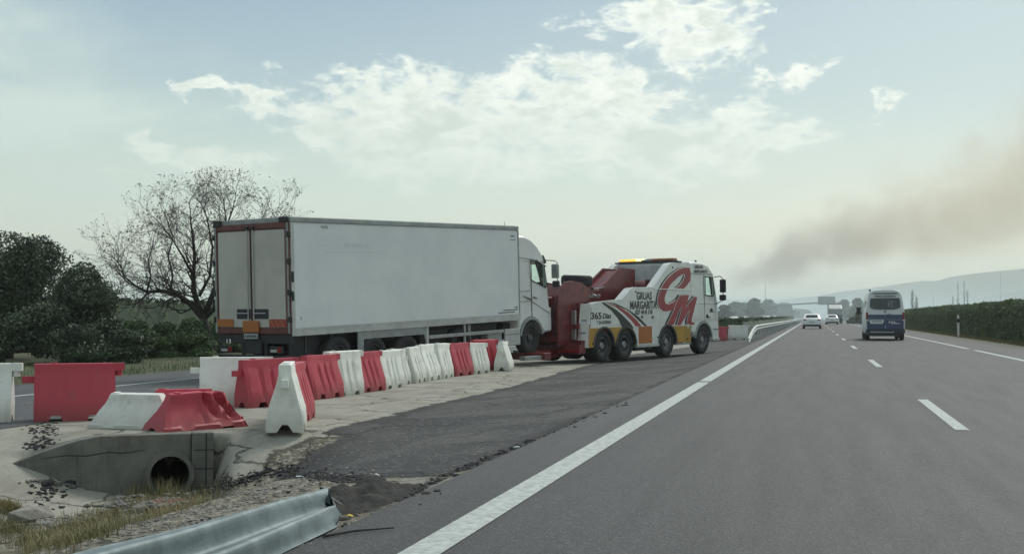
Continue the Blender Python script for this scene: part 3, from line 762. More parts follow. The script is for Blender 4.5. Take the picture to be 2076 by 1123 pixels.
# ================================================================ TOWED TRACTOR UNIT
tu_base = tr.matrix_world if False else None
dx, dy = math.sin(R(20.6)), math.cos(R(20.6))
S0 = 9.80
tu = truck_root('tractor_unit', (-12.15+dx*S0*math.cos(TP), 26.85+dy*S0*math.cos(TP), -.28+S0*math.sin(TP)), 20.6, TP,
    label='white truck tractor unit coupled to the trailer, its front lifted by the tow truck', cat='truck')
# local x = s-9.80 ; local z = world + .28 - .038 s
prof = [(-.02, .98), (-.02, 3.55), (.18, 3.66), (.50, 3.64), (.85, 3.54), (1.17, 3.34), (1.42, 3.08), (1.56, 2.84), (1.60, 2.55), (1.68, 1.95), (1.74, 1.45), (1.74, .62), (1.44, .56)] + arc(.63, .45, .62, 25, 155, 10)[0:] + [(-.02, .70)]
cabm = MB()
yr = [(0.0, .075), (.03, .03), (.09, 0.0), (W-.19, 0.0), (W-.13, .03), (W-.10, .075)]
rings = []
for y, ins in yr:
    q = shrink(prof, ins); rings.append([(x, y+.05+max(0, (z-2.4))*(.05 if y < 1 else -.05), z) for x, z in q])
cabm.loft(rings, True)
cab = cabm.build('cab', [M['white'], M['inside']], tu, smooth=True, auto=32)
inner = MB(); inner.prism([(.1, 1.2), (.1, 3.3), (.7, 3.3), (1.38, 2.9), (1.50, 2.5), (1.62, 1.9), (1.66, 1.2)], .17, W-.22)
cut(cab, inner, [M['white'], M['inside']])
winp = [(.72, 2.27), (.72, 2.86), (1.43, 2.80), (1.58, 2.08), (1.50, 2.02)]
wc_ = MB(); wc_.prism(winp, -.2, W+.3); cut(cab, wc_, [M['white'], M['inside']])
wc_ = MB(); wc_.prism([(1.25, 1.95), (1.25, 2.86), (2.0, 2.86), (2.0, 1.95)], .26, W-.36); cut(cab, wc_, [M['white'], M['inside']])
cab.data.set_sharp_from_angle(angle=R(32))
MB().prism(shrink(winp, -.0), .078, .082).build('side_window', M['glass'], tu)
mb = MB(); fr = shrink(winp, -.025); n = len(winp)
for i in range(n):
    a, b_, c_, d_ = winp[i], winp[(i+1) % n], fr[(i+1) % n], fr[i]
    mb.prism([a, b_, c_, d_], .040, .052)
mb.build('window_frame', M['black'], tu)
mb = MB(); mb.prism([(.98, 2.86), (1.06, 2.86), (1.36, 2.08), (1.26, 2.13)], .055, .075); mb.build('quarter_post', M['black'], tu)
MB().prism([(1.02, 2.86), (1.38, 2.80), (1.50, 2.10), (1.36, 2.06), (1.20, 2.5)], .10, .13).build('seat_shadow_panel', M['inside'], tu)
for sx in (.45, ): MB().box(.35, .80, .5, .95, 1.3, 2.35).build('seat', M['inside'], tu, bevel=.05)
MB().prism([(.68, 1.0), (.70, 1.0), (.70, 2.90), (.68, 2.90)], .036, .048).build('door_seam', M['dark'], tu)
MB().prism([(.02, 2.98), (.02, 2.96), (.7, 2.90), (1.45, 2.80), (1.45, 2.82), (.7, 2.925)], .045, .058).build('roof_seam', M['rail_grey'], tu)
MB().prism([(.25, 2.86), (.64, 2.84), (.64, 2.83), (.25, 2.85)], .036, .048).build('locker_seam', M['rail_grey'], tu)
MB().prism([(.02, 1.62), (.68, 1.62), (1.70, 1.20), (1.70, 1.18), (.68, 1.60), (.02, 1.60)], .034, .048).build('side_crease', M['rail_grey'], tu)
MB().prism([(.05, 1.92), (.05, 1.90), (.62, 1.93), (.62, 1.95)], .036, .048).build('belt_seam', M['rail_grey'], tu)
MB().prism([(.78, 1.74), (.98, 1.70), (.98, 1.67), (.78, 1.71)], .02, .05).build('door_handle', M['dark'], tu, bevel=.005)
MB().prism([(.15, 1.80), (.55, 1.70), (.75, 1.62), (.55, 1.66)], .030, .048).build('side_vent', M['dark'], tu)
MB().prism([(1.0, 2.92), (1.52, 2.72), (1.55, 2.66), (1.05, 2.86)], .01, .06).build('wind_deflector', M['white'], tu, bevel=.01)
MB().prism([(1.44, 2.95), (1.62, 2.75), (1.78, 2.80), (1.60, 3.05)], .15, W-.25).build('sun_visor', M['black'], tu, bevel=.02)
# wheel arch lip
a1 = arc(.63, .45, .66, 10, 170, 14); a2 = arc(.63, .45, .58, 170, 10, 14)
MB().prism(a1+a2, .005, .10).build('wheel_arch', M['rail_grey'], tu)
wheel(tu, .61, .20, .47, .51, .34, .29, 'rim_dark', -1, .02); wheel(tu, .61, W-.2, .47, .51, .34, .29, 'rim_dark', 1, .02)
for y, out in ((.35, -1), (W-.35, 1)): wheel(tu, -2.95, y, .45, .51, .60, .29, 'rim_dark', out, .14)
mb = MB(); mb.box(-3.6, 1.6, .85, 1.0, .55, .80); mb.box(-3.6, 1.6, W-1.0, W-.85, .55, .80); mb.box(-.4, 1.5, .4, W-.4, .45, .95); mb.build('chassis', M['dark'], tu)
MB().box(-.80, .0, .02, .10, .28, .80).build('side_fairing', M['rail_pale'], tu, bevel=.03)
MB().box(-.78, -.02, .016, .0199, .62, .635).build('fairing_seam', M['dark'], tu)
MB().box(-1.6, -.85, .1, .7, .35, .75).build('fuel_tank', M['rail_grey'], tu, bevel=.06)
# bumper, grille
MB().box(1.60, 1.86, .06, W-.16, .62, 1.38).build('bumper', M['white'], tu, bevel=.06)
MB().box(1.76, 1.82, .3, W-.4, 1.39, 1.95).build('grille', M['black'], tu, bevel=.02)
h = MB().box(1.72, 1.90, .10, .35, .95, 1.30).build('headlight', M['glass_dark'], tu, bevel=.03)
for y_ in (.5, 1.6): MB().box(1.865, 1.88, y_, y_+.5, .75, .9).build('fog_lamp', M['glass_dark'], tu)
# mirror
mr = MB(); mr.box(1.62, 1.74, -.34, -.10, 2.30, 2.75); m_ = mr.build('mirror', M['rail_grey'], tu, bevel=.03)
mb = MB(); mb.tube([(1.38, .05, 2.88), (1.66, -.2, 2.86), (1.68, -.30, 2.80), (1.68, -.30, 2.10), (1.45, .05, 2.05)], .016, 6); mb.build('arm', M['black'], m_)
MB().box(1.63, 1.74, -.36, -.12, 2.02, 2.22).build('wide_mirror', M['dark'], m_, bevel=.03)
MB().tube([(.42, .8, 3.62), (.38, .8, 4.1)], .008, 5).build('aerial', M['dark'], tu)
# protruding rear roof bit on the trailer bulkhead
MB().box(-.35, -.12, .3, 2.2, 3.93-S0*0, 3.98).build('cooler_top', M['rail_pale'], tr) if False else None

# ================================================================ TOW TRUCK
tw = truck_root('tow_truck', (-6.64, 39.06, -.25), 23.07, R(.84),
    label='white, yellow and dark red recovery truck with large CM lettering, lifting the tractor unit', cat='tow truck')
WT = 2.50
zc = .50; RA = .63
ax = [-.02, 1.36, 4.15, 6.84]
a_r1 = arc(ax[0], zc, RA, 180, 0, 14); a_r2 = arc(ax[1], zc, RA, 180, 0, 14); a_m = arc(ax[2], zc, RA, 180, 0, 14)
top = [(5.85, 3.38), (4.46, 3.35), (4.30, 3.28), (3.17, 2.47), (1.85, 2.46), (1.70, 2.42), (1.12, 2.06), (-.35, 1.98), (-.75, 1.90)]
bot = [(-.93, .50)] + [(ax[0]-RA, .5)] + a_r1[1:-1] + [(ax[0]+RA, .62)] + [(ax[1]-RA, .62)] + a_r2[1:-1] + [(ax[1]+RA, .5), (ax[2]-RA, .5)] + a_m[1:-1] + [(ax[2]+RA, .5), (5.85, .5)]
side = top + bot
for nm, y0, y1 in (('side_panel', 0, .06), ('side_panel', WT-.06, WT)):
    MB().prism(side, y0, y1).build(nm, M['tow_white'], tw, bevel=.008)
# folded top edges
for y0, y1 in ((.0, .30), (WT-.30, WT)):
    mb = MB(); tp = top
    for i in range(1, len(tp)-1):
        (xa, za), (xb, zb) = tp[i], tp[i+1]
        mb.add([(xa, y0+.061, za), (xb, y0+.061, zb), (xb, y1, zb-.02), (xa, y1, za-.02)], [(0, 1, 2, 3)])
    mb.build('top_ledge', M['tow_white'], tw)
MB().prism([(-.93, .5), (-.75, 1.90), (-.80, 1.92), (-1.02, .5)], .0, .40).build('corner_panel', M['tow_white'], tw, bevel=.01)
MB().prism([(-.93, .5), (-.75, 1.90), (-.80, 1.92), (-1.02, .5)], WT-.40, WT).build('corner_panel', M['tow_white'], tw, bevel=.01)
MB().prism([(-.90, .62), (-.79, 1.80), (-.775, 1.80), (-.885, .62)], -.008, -.001).build('corner_seam', M['logo_black'], tw)
MB().prism([(-1.00, .55), (-.90, 1.25), (-.87, 1.25), (-.97, .55)], -.009, -.001).build('reflective_strip', M['marker_orange'], tw)
mb = MB()
for k in range(5): mb.box(-1.015-.0+.03*k, -1.0+.03*k, .06, .34, .7+.2*k, .72+.2*k)
# deck core
mb = MB(); mb.box(-.7, 5.7, .07, WT-.07, .95, 1.55); mb.box(-1.0, 6.2, .80, WT-.80, .45, .95); mb.build('deck', M['tow_red'], tw)
mb = MB()
for (x0, x1) in ((.70, .66), ): pass
mb.box(2.1, 3.4, .07, WT-.07, .42, .95); mb.build('under_body', M['dark'], tw)
# coloured lower panels 8 mm proud
Y0, Y1 = -.010, -.001
yp = [(-.95, 1.12), (-1.0, .50), (ax[0]-RA, .5)] + a_r1[1:7] + [(ax[0]-.06, 1.12)]
yp = [(-.86, 1.12), (-.93, .50), (ax[0]-RA, .50)] + [p for p in a_r1 if p[0] < -.10 and p[1] > .5 and p[1] < 1.12] + [(-.10, 1.121)]
MB().prism(yp, Y0, Y1).build('yellow_panel', M['yellow'], tw)
vp = [(.10, 1.121)] + [p for p in a_r1 if p[0] > .10 and .62 < p[1] < 1.12] + [(ax[0]+RA, .62), (ax[1]-RA, .62)] + [p for p in a_r2 if p[0] < 1.26 and .62 < p[1] < 1.12] + [(1.28, 1.121)]
MB().prism(vp, Y0, Y1).build('yellow_panel', M['yellow'], tw)
op = MB().box(2.16, 3.05, Y0, Y1, .53, 1.11).build('orange_panel', M['orange'], tw)
for a, b_ in (((2.20, .85), (3.0, .90)), ((2.35, 1.08), (2.95, .55)), ((2.2, .6), (2.4, 1.05))):
    d = Vector((b_[0]-a[0], b_[1]-a[1])).normalized(); nn_ = Vector((-d.y, d.x))*.012
    MB().prism([(a[0]-nn_.x, a[1]-nn_.y), (b_[0]-nn_.x, b_[1]-nn_.y), (b_[0]+nn_.x, b_[1]+nn_.y), (a[0]+nn_.x, a[1]+nn_.y)], -.013, -.0105).build('pinstripe', M['marker_orange'], op)
yq = [p for p in a_m if p[0] > 4.40 and p[1] > .5 and p[1] < 1.09] + [(ax[2]+RA, .50), (5.83, .46), (5.83, 1.06), (4.50, 1.08)]
MB().prism(yq, Y0, Y1).build('yellow_panel', M['yellow'], tw)
MB().box(2.05, 3.55, -.012, .12, .40, .50).build('side_step', M['rail_pale'], tw, bevel=.01)
MB().box(4.8, 5.9, .0, .12, .40, .46).build('side_step', M['rail_grey'], tw, bevel=.01)
for cx in ax[:3]:
    MB().prism(arc(cx, zc, RA+.035, 178, 2, 18)+arc(cx, zc, RA-.03, 2, 178, 18), -.03, .10).build('mudguard', M['rim_dark'], tw)
    MB().prism(arc(cx, zc, RA-.02, 178, 2, 18)+arc(cx, zc, RA-.035, 2, 178, 18), .10, .75).build('wheel_housing', M['dark'], tw)
for cx, rm, ds in ((ax[0], 'rim', .12), (ax[1], 'rim', .12)):
    wheel(tw, cx, .32, .53, .53, .60, .30, rm, -1, ds); wheel(tw, cx, WT-.32, .53, .53, .60, .30, rm, 1, ds)
for cx in ax[2:]:
    wheel(tw, cx, .20, .53, .53, .36, .30, 'rim', -1, .02); wheel(tw, cx, WT-.2, .53, .53, .36, .30, 'rim', 1, .02)
mb = MB(); mb.box(-.9, 7.6, .85, 1.0, .55, .85); mb.box(-.9, 7.6, WT-1.0, WT-.85, .55, .85); mb.build('chassis', M['dark'], tw)
MB().cyl(T_((5.3, .45, .62)) @ rotY(R(90)), .25, .9, 16).build('air_tank', M['dark'], tw)
MB().box(2.2, 3.3, .15, .7, .28, .62).build('tool_box', M['dark'], tw, bevel=.02)
# cab
cp = [(5.92, .80), (5.92, 3.40), (6.2, 3.43), (6.9, 3.40), (7.35, 3.31), (7.62, 3.10), (7.74, 2.92), (7.86, 2.4), (8.02, 1.9), (8.08, 1.3), (8.08, .46), (7.56, .46)] + arc(6.84, .52, .66, 8, 172, 12) + [(6.10, .80)]
rings = []
for y, ins in [(.0, .07), (.03, .025), (.08, 0), (WT-.08, 0), (WT-.03, .025), (WT, .07)]:
    q = shrink(cp, ins); rings.append([(x, y+max(0, z-2.6)*(.07 if y < 1 else -.07), z) for x, z in q])
c2 = MB().loft(rings, True).build('cab', [M['tow_white'], M['inside']], tw, smooth=True)
inner = MB(); inner.prism([(6.0, 1.3), (6.0, 3.1), (7.4, 3.1), (7.62, 2.85), (7.76, 2.3), (7.90, 1.8), (7.95, 1.3)], .08, WT-.08); cut(c2, inner, [M['tow_white'], M['inside']])
wp = [(7.02, 2.20), (7.02, 2.86), (7.58, 2.84), (7.70, 2.30), (7.62, 2.16)]
q = MB(); q.prism(wp, -.2, WT+.2); cut(c2, q, [M['tow_white'], M['inside']])
q = MB(); q.prism([(7.45, 1.85), (7.45, 2.86), (8.5, 2.86), (8.5, 1.85)], .18, WT-.18); cut(c2, q, [M['tow_white'], M['inside']])
c2.data.set_sharp_from_angle(angle=R(32))
MB().prism(wp, .03, .034).build('side_window', M['glass'], tw)
mb = MB(); fr = shrink(wp, -.03)
for i in range(5): mb.prism([wp[i], wp[(i+1) % 5], fr[(i+1) % 5], fr[i]], -.012, .004)
mb.build('window_frame', M['black'], tw)
MB().prism([(7.40, 2.86), (7.50, 2.86), (7.58, 2.2), (7.50, 2.2)], .006, .03).build('window_post', M['black'], tw)
for nm, pr in (('door_seam', [(6.93, 1.2), (6.945, 1.2), (6.945, 2.95), (6.93, 2.95)]), ('door_seam', [(7.80, 1.2), (7.815, 1.2), (7.76, 2.35), (7.745, 2.35)]),
               ('roof_seam', [(5.95, 2.98), (7.70, 2.96), (7.70, 2.98), (5.95, 3.0)]), ('belt_seam', [(5.95, 1.88), (7.98, 1.84), (7.98, 1.85), (5.95, 1.89)]), ('sill_seam', [(6.1, 1.27), (8.06, 1.27), (8.06, 1.28), (6.1, 1.28)])):
    MB().prism(pr, -.004, .02).build(nm, M['rail_grey'], tw)
MB().prism([(7.05, 1.38), (7.30, 1.38), (7.30, 1.34), (7.05, 1.34)], -.03, .01).build('door_handle', M['black'], tw, bevel=.005)
MB().cyl(T_((7.12, -.012, 1.42)) @ rotX(R(90)), .05, .03, 12).build('door_badge', M['black'], tw)
MB().prism(arc(6.84, .52, .70, 172, 8, 16)+arc(6.84, .52, .62, 8, 172, 16), -.02, .12).build('mudguard', M['rail_grey'], tw)
MB().box(7.56, 8.10, -.012, .02, .46, .56).build('entry_step', M['rail_pale'], tw, bevel=.01)
MB().box(7.58, 8.12, -.014, .02, .88, .905).build('entry_step', M['dark'], tw)
MB().box(8.0, 8.15, .05, WT-.05, .42, .95).build('bumper', M['tow_white'], tw, bevel=.04)
mm = MB().box(7.90, 8.02, -.36, -.12, 2.28, 2.78).build('mirror', M['black'], tw, bevel=.04)
MB().tube([(7.68, .0, 2.86), (7.85, -.18, 2.90), (7.97, -.24, 2.80), (7.97, -.24, 1.98), (7.78, -.02, 1.85)], .018, 6).build('arm', M['black'], mm)
MB().box(7.90, 8.02, -.36, -.10, 1.98, 2.20).build('wide_mirror', M['black'], mm, bevel=.04)
MB().cyl(T_((7.2, .5, 3.46)), .035, .10, 10).build('roof_horn', M['black'], tw)
# rack with light bar over the cab rear
MB().box(4.75, 5.95, .10, WT-.10, 2.05, 3.30).build('headboard', M['rail_pale'], tw, bevel=.02)
mb = MB(); mb.box(4.85, 5.2, -.02, WT+.12, 3.36, 3.42); mb.box(4.87, 4.90, .05, WT+.05, 3.17, 3.36); mb.box(4.9, 5.9, .1, .16, 3.3, 3.36); mb.box(4.9, 5.9, WT-.16, WT-.1, 3.3, 3.36)
for y in (.05, WT+.05): mb.box(4.87, 4.95, y-.02, y+.02, 2.9, 3.36)
rk = mb.build('light_rack', M['rim_dark'], tw)
sg = MB().box(4.855, 4.868, .10, WT-.05, 3.18, 3.345).build('rack_sign', M['rail_pale'], tw)
text('sign_text', 'GRUAS 44  MARGARITA CM', .13, REAR(WT-.15, 3.21, 4.853), M['logo_black'], sg, 2.15, .003)
lb = MB().box(4.88, 5.16, .10, WT-.02, 3.425, 3.45).build('light_bar', M['black'], tw)
ys_ = np.linspace(.14, WT-.06, 11)
for i in range(10):
    mname = 'amber_off' if i < 4 else ('plate' if i in (4, 5) else ('lamp_hot' if i == 6 else 'amber'))
    MB().box(4.89, 5.15, ys_[i]+.008, ys_[i+1]-.008, 3.451, 3.53 if i != 5 else 3.50).build('lamp_lens', M[mname], lb, bevel=.01)
# boom, mast, winch
bm_ = [(.03, 1.6), (.03, 2.47), (1.02, 2.36), (2.41, 3.15), (3.43, 3.12), (3.43, 1.6)]
for y0, y1 in ((.88, .95), (1.55, 1.62)): MB().prism(bm_, y0, y1).build('boom_plate', M['tow_red'], tw, bevel=.01)
MB().prism([(.1, 1.7), (.1, 2.35), (1.0, 2.24), (2.45, 3.05), (3.35, 3.02), (3.35, 1.7)], .951, 1.549).build('boom', M['tow_red'], tw)
mast = [(-1.72, .55), (-1.72, 2.20), (-1.35, 2.62), (-.95, 2.66), (-.35, 2.60), (.05, 2.42), (.05, .7)]
for y0, y1 in ((.62, .70), (1.80, 1.88)): MB().prism(mast, y0, y1).build('mast_plate', M['tow_red'], tw, bevel=.015)
MB().prism(shrink(mast, .12), .701, 1.799).build('mast', M['tow_red'], tw, bevel=.02)
for z in (1.05, 1.45, 1.80, 2.1): MB().tube([(-1.66, .9, z), (-1.74, 1.25, z), (-1.66, 1.6, z)], .035, 8).build('hydraulic_pipe', M['tow_red'], tw, smooth=True)
MB().prism([(-1.1, 1.1), (-1.1, 1.25), (-.2, 1.25), (-.2, 1.1)], .35, .62).build('side_bracket', M['tow_red'], tw)
mb = MB(); mb.cyl(T_((4.25, 1.25, 2.45)) @ rotX(R(90)), .28, .9, 20); mb.box(3.95, 4.6, .70, .78, 2.0, 2.75); mb.box(3.95, 4.6, 1.72, 1.8, 2.0, 2.75); mb.box(3.7, 4.74, .5, 2.0, 1.6, 2.3); mb.build('winch', M['tow_red'], tw, bevel=.01)
MB().tube([(4.2, 1.25, 2.72), (1.2, .86, 2.45), (.2, .86, 2.38)], .014, 5).build('cable', M['rail_grey'], tw)
ch = MB()
for k in range(26): ch.cyl(T_((-.05+.9*k/26+random.uniform(-.02, .02), .70+random.uniform(-.03, .03), 2.16+.06*math.sin(k*1.3)+random.uniform(-.03, .03))) @ rotX(random.uniform(0, 3)) @ rotY(random.uniform(0, 3)), .035, .02, 8)
ch.build('chain', M['silver'], tw)
MB().cyl(T_((.55, .80, 2.42)) @ rotX(R(90)), .04, .15, 10).build('pulley', M['silver'], tw)
sp_ = MB(); sp_.lathe([(.26, -.17), (.44, -.18), (.52, -.14), (.535, -.07), (.535, .07), (.52, .14), (.44, .18), (.26, .17), (.26, -.17)], T_((.28, 1.25, 2.69)) @ rotX(R(3)), 36)
sp_.build('spare_wheel', M['tyre'], tw, smooth=True)
# rear crossbeam, underlift and forks holding the towed axle
MB().box(-1.30, -.95, .10, WT-.10, .30, .62).build('rear_beam', M['tow_red'], tw, bevel=.02)
mb = MB(); mb.box(-1.36, -1.302, .15, 1.0, .36, .46); mb.build('rear_lamp', M['lamp_red'], tw)
MB().box(-3.0, -1.0, 1.0, 1.5, .18, .46).build('underlift_boom', M['tow_red'], tw, bevel=.02)
MB().box(-3.25, -2.9, .1, WT-.1, .20, .42).build('underlift_crossbar', M['tow_red'], tw, bevel=.02)
for y in (.2, WT-.45): MB().box(-4.1, -3.0, y, y+.22, .22, .34).build('lift_fork', M['rail_grey'], tw, bevel=.01)
MB().box(-1.2, -.5, .1, WT-.1, .62, .74).build('rear_deck', M['tow_red'], tw, bevel=.01)
MB().box(-1.05, -.98, .42, .60, .75, 1.7).build('hose_cover', M['silver'], tw, bevel=.02)
for k, (z_, x_) in enumerate(((1.35, -.86), (.95, -.93))):
    MB().box(x_-.03, x_-.005, .10, .30, z_, z_+.05).build('grab_handle', M['rail_grey'], tw, bevel=.005)
for k in range(3):
    MB().tube([(-1.70, .75+.35*k, 2.2), (-1.78, .78+.35*k, 1.6), (-1.72, .8+.35*k, .9), (-1.3, .8+.3*k, .6)], .018, 6).build('hose', M['black'], tw, smooth=True)
for (x_, z_, w_, h_) in ((2.35, 1.18, .62, .02), (3.3, 1.18, .02, .02)):
    pass
for x0_, x1_, z0_, z1_ in ((.1, 1.1, 1.18, 1.19), (1.98, 1.99, 1.12, 2.0), (3.62, 3.63, .55, 1.5)):
    MB().box(x0_, x1_, -.0015, -.0002, z0_, z1_).build('panel_gap', M['rail_grey'], tw)
for x_, z_ in ((-.7, .62), (2.0, 2.30), (5.55, .60), (3.45, .72), (4.55, 3.18)):
    MB().cyl(T_((x_, -.012, z_)) @ rotX(R(90)), .035, .02, 10).build('side_lamp', M['black'], tw)
MB().prism([(3.17, 2.43), (5.84, 2.38), (5.84, 2.35), (3.17, 2.40)], -.026, -.001).build('side_moulding', M['tow_white'], tw)
# lettering and livery
def poly(name, P, m, y, parent, th=.0015):
    return MB().prism(P, y-th, y).build(name, m, parent)
LC = [(5.79, 3.19), (5.89, 3.01), (5.84, 2.72), (5.56, 2.53), (5.34, 2.42), (4.76, 2.44), (5.0, 2.51), (5.25, 2.67), (5.44, 2.87), (5.42, 2.95), (5.25, 2.94), (4.96, 2.85), (4.67, 2.71), (4.38, 2.57), (4.14, 2.38), (3.98, 2.17), (3.94, 2.0), (4.02, 1.89), (4.23, 1.86), (4.56, 1.93), (4.85, 2.05), (5.0, 2.17), (5.45, 2.19), (4.75, 1.78), (4.59, 1.68), (4.37, 1.64), (4.09, 1.61), (3.86, 1.62), (3.63, 1.71), (3.49, 1.85), (3.46, 2.01), (3.54, 2.22), (3.68, 2.4), (3.87, 2.58), (4.19, 2.8), (4.62, 2.99), (5.05, 3.13), (5.42, 3.19)]
LM = [(5.0, 2.17), (5.72, 2.2), (5.43, 1.70), (5.78, 1.95), (6.11, 2.12), (6.33, 2.12), (6.28, 2.0), (6.1, 1.68), (5.91, 1.34), (5.88, 1.21), (6.1, 1.17), (6.06, 1.10), (5.56, 1.10), (5.52, 1.16), (5.63, 1.42), (5.78, 1.66), (5.53, 1.49), (5.18, 1.21), (5.08, 1.10), (4.80, 1.10), (5.04, 1.5), (5.22, 1.84), (4.94, 1.6), (4.55, 1.13), (4.06, 1.13), (4.61, 1.67), (4.72, 1.82)]
lg = poly('logo_letter', LC, M['logo_red'], -.012, tw)
poly('shadow', [(x-.13, z+.03) for x, z in LC], M['logo_black'], -.003, lg)
poly('outline', shrink(LC, -.032), M['logo_white'], -.007, lg)
lg = poly('logo_letter', LM, M['logo_red'], -.020, tw)
poly('shadow', [(x-.13, z+.03) for x, z in LM], M['logo_black'], -.0095, lg)
poly('outline', shrink(LM, -.022), M['logo_white'], -.016, lg)
text('logo_number', '8', .2, SIDE(5.55, 1.0, -.024), M['logo_white'], tw, .13, .004)
for P, m, nm in (([(-.14, 1.93), (-.04, 1.96), (.67, 1.74), (1.16, 1.51), (1.62, 1.25), (1.85, 1.06), (1.10, 1.10), (.85, 1.41), (.43, 1.69)], 'logo_black', 'swoosh'),
                 ([(.05, 1.94), (.70, 1.80), (1.20, 1.59), (1.65, 1.36), (2.0, 1.12), (2.36, 1.12), (2.06, 1.33), (1.45, 1.64), (.86, 1.83)], 'logo_red', 'swoosh'),
                 ([(-.04, 1.98), (.67, 1.92), (1.47, 1.72), (2.16, 1.45), (2.74, 1.12), (2.56, 1.12), (2.06, 1.38), (1.45, 1.68), (.67, 1.875)], 'logo_black', 'swoosh'),
                 ([(-.0, 1.965), (.67, 1.872), (1.43, 1.672), (2.03, 1.38), (2.54, 1.12), (2.40, 1.12), (2.0, 1.35), (1.40, 1.64), (.80, 1.84)], 'logo_white', 'swoosh'),
                 ([(-.05, 1.955), (.68, 1.765), (1.18, 1.55), (1.64, 1.31), (1.95, 1.12), (1.83, 1.10), (1.62, 1.25), (1.16, 1.51), (.67, 1.74)], 'logo_white', 'swoosh')):
    poly(nm, P, M[m], -.003, tw)
text('lettering', '365', .30, SIDE(-.78, 1.42), M['logo_black'], tw, .62, .008)
text('lettering', 'Dias', .24, SIDE(-.10, 1.43), M['logo_black'], tw, .52, .006, .2)
text('lettering', '* 24 HORAS', .15, SIDE(-.45, 1.25), M['logo_black'], tw, .85, .004)
text('lettering', 'GRUAS', .36, SIDE(2.05, 2.04), M['logo_black'], tw, 1.02, .010)
text('lettering', 'MARGARITA', .38, SIDE(1.62, 1.72), M['logo_black'], tw, 1.78, .012)
text('lettering', '627 44 8 110', .20, SIDE(1.95, 1.54), M['logo_black'], tw, 1.15, .008)
text('lettering', '40', .13, SIDE(2.32, 1.40), M['logo_black'], tw, .16, .004)
text('lettering', '40', .13, SIDE(3.02, 1.38), M['logo_black'], tw, .16, .004)
RF = lambda x, z: T_((x, .018, z)) @ rotX(R(86))
text('lettering', 'GRUAS', .17, SIDE(6.25, 3.18, .012), M['logo_black'], tw, .62, .004)
text('lettering', 'MARGARITA', .15, SIDE(6.22, 3.02, .005), M['logo_black'], tw, 1.0, .004)
sw_ = [(7.35, 1.62), (7.45, 1.70), (7.68, 1.62), (7.50, 1.62), (7.72, 1.53), (7.42, 1.56), (7.38, 1.50), (7.36, 1.57)]
poly('door_logo', sw_, M['logo_black'], -.004, tw)
text('corner_lettering', 'GRUAS', .16, T_((-.985, .28, .8)) @ rotZ(R(-90)) @ rotX(R(90)) @ rotZ(R(90)), M['logo_red'], tw, .5)
# ================================================================ PLASTIC BARRIERS
LIP = [(0.0, .235), (.15, .24), (.18, .212), (.24, .20), (.44, .135), (.60, .095), (.70, .078), (.80, .072), (.835, .065), (.84, .05)]
def barrier_mesh(seed, Lb=1.10, Hb=.84, squash=1.0, taper=0.0, crumple=0.0, tongue=True, flutes=((.30, .05), (.52, .035), (.70, .05)), fd=.034, wide=1.0, lev=None):
    rnd = random.Random(seed); nx = 34
    lev = lev or [(0.0, .235), (.07, .24), (.25, .225), (.31, .205), (.36, .19), (.48, .155), (.60, .118), (.68, .095), (.71, .085), (.80, .082), (.835, .075), (.84, .06)]
    rings = []
    off = rnd.uniform(0, 50)
    for i in range(nx+1):
        u = i/nx; x = (u-.5)*Lb; endk = min(u, 1-u)
        fl = 0
        for c_, wd in flutes:
            fl = max(fl, max(0, 1-abs(u-c_)/wd))
        fl = min(1, fl*1.6)
        slot = 1 if (abs(u-.27) < .07 or abs(u-.73) < .07) else 0
        L_ = []; Rr = []
        for z, w in lev:
            zz = z*Hb/.84; t = z/.84
            w = w*(1+(wide-1)*max(0, 1-z/.6)); w2 = w
            if .1 < z < .70: w2 = w - fl*fd*min(1, (z-.1)/.1, (.70-z)/.1)
            if endk < .03: w2 *= .90
            n_ = mnoise.noise(Vector((x*3+off, zz*4, 1)))*.016 + mnoise.noise(Vector((x*9+off, zz*9, 1)))*.005
            xx = x*(1-taper*t) + .02*mnoise.noise(Vector((zz*5, off, u)))
            dz = 0
            if crumple and u > .55 and z > .3: dz = -crumple*(u-.55)*2.2*abs(math.sin(u*17+z*5))*(.6+.4*math.sin(z*20)); n_ += crumple*.3*math.sin(u*25+z*9)
            z2 = zz*squash+dz
            L_.append((xx, (w2+n_), z2)); Rr.append((xx, -(w2-n_*.7), z2))
        nb = 7; bottom = []
        w0 = lev[0][1]*wide
        for j in range(1, nb):
            yy = -w0 + 2*w0*j/nb
            zb = .10*squash if (abs(yy) < .10 or slot) else 0
            bottom.append((x, yy, zb))
        if slot: L_[0] = (L_[0][0], L_[0][1], .09*squash); Rr[0] = (Rr[0][0], Rr[0][1], .09*squash)
        if slot: L_[1] = (L_[1][0], L_[1][1], .095*squash); Rr[1] = (Rr[1][0], Rr[1][1], .095*squash)
        rings.append(Rr[::-1] and ([p for p in Rr[::-1]] + bottom + L_)[::-1])
    mb = MB(); mb.loft(rings, True)
    if tongue:
        s = squash
        mb.box(-Lb/2-.17, -Lb/2+.02, -.045, .045, .56*s, .66*s)          # tongue
        mb.box(Lb/2-.02, Lb/2+.13, -.07, .07, .73*s, .84*s)            # upper lug
        mb.cyl(T_((Lb/2+.05, 0, .70*s)), .05, .1, 12)
    mb.cyl(T_((-.30, 0, .845*squash)), .05, .02, 12)
    return mb
bmesh_cache = {}
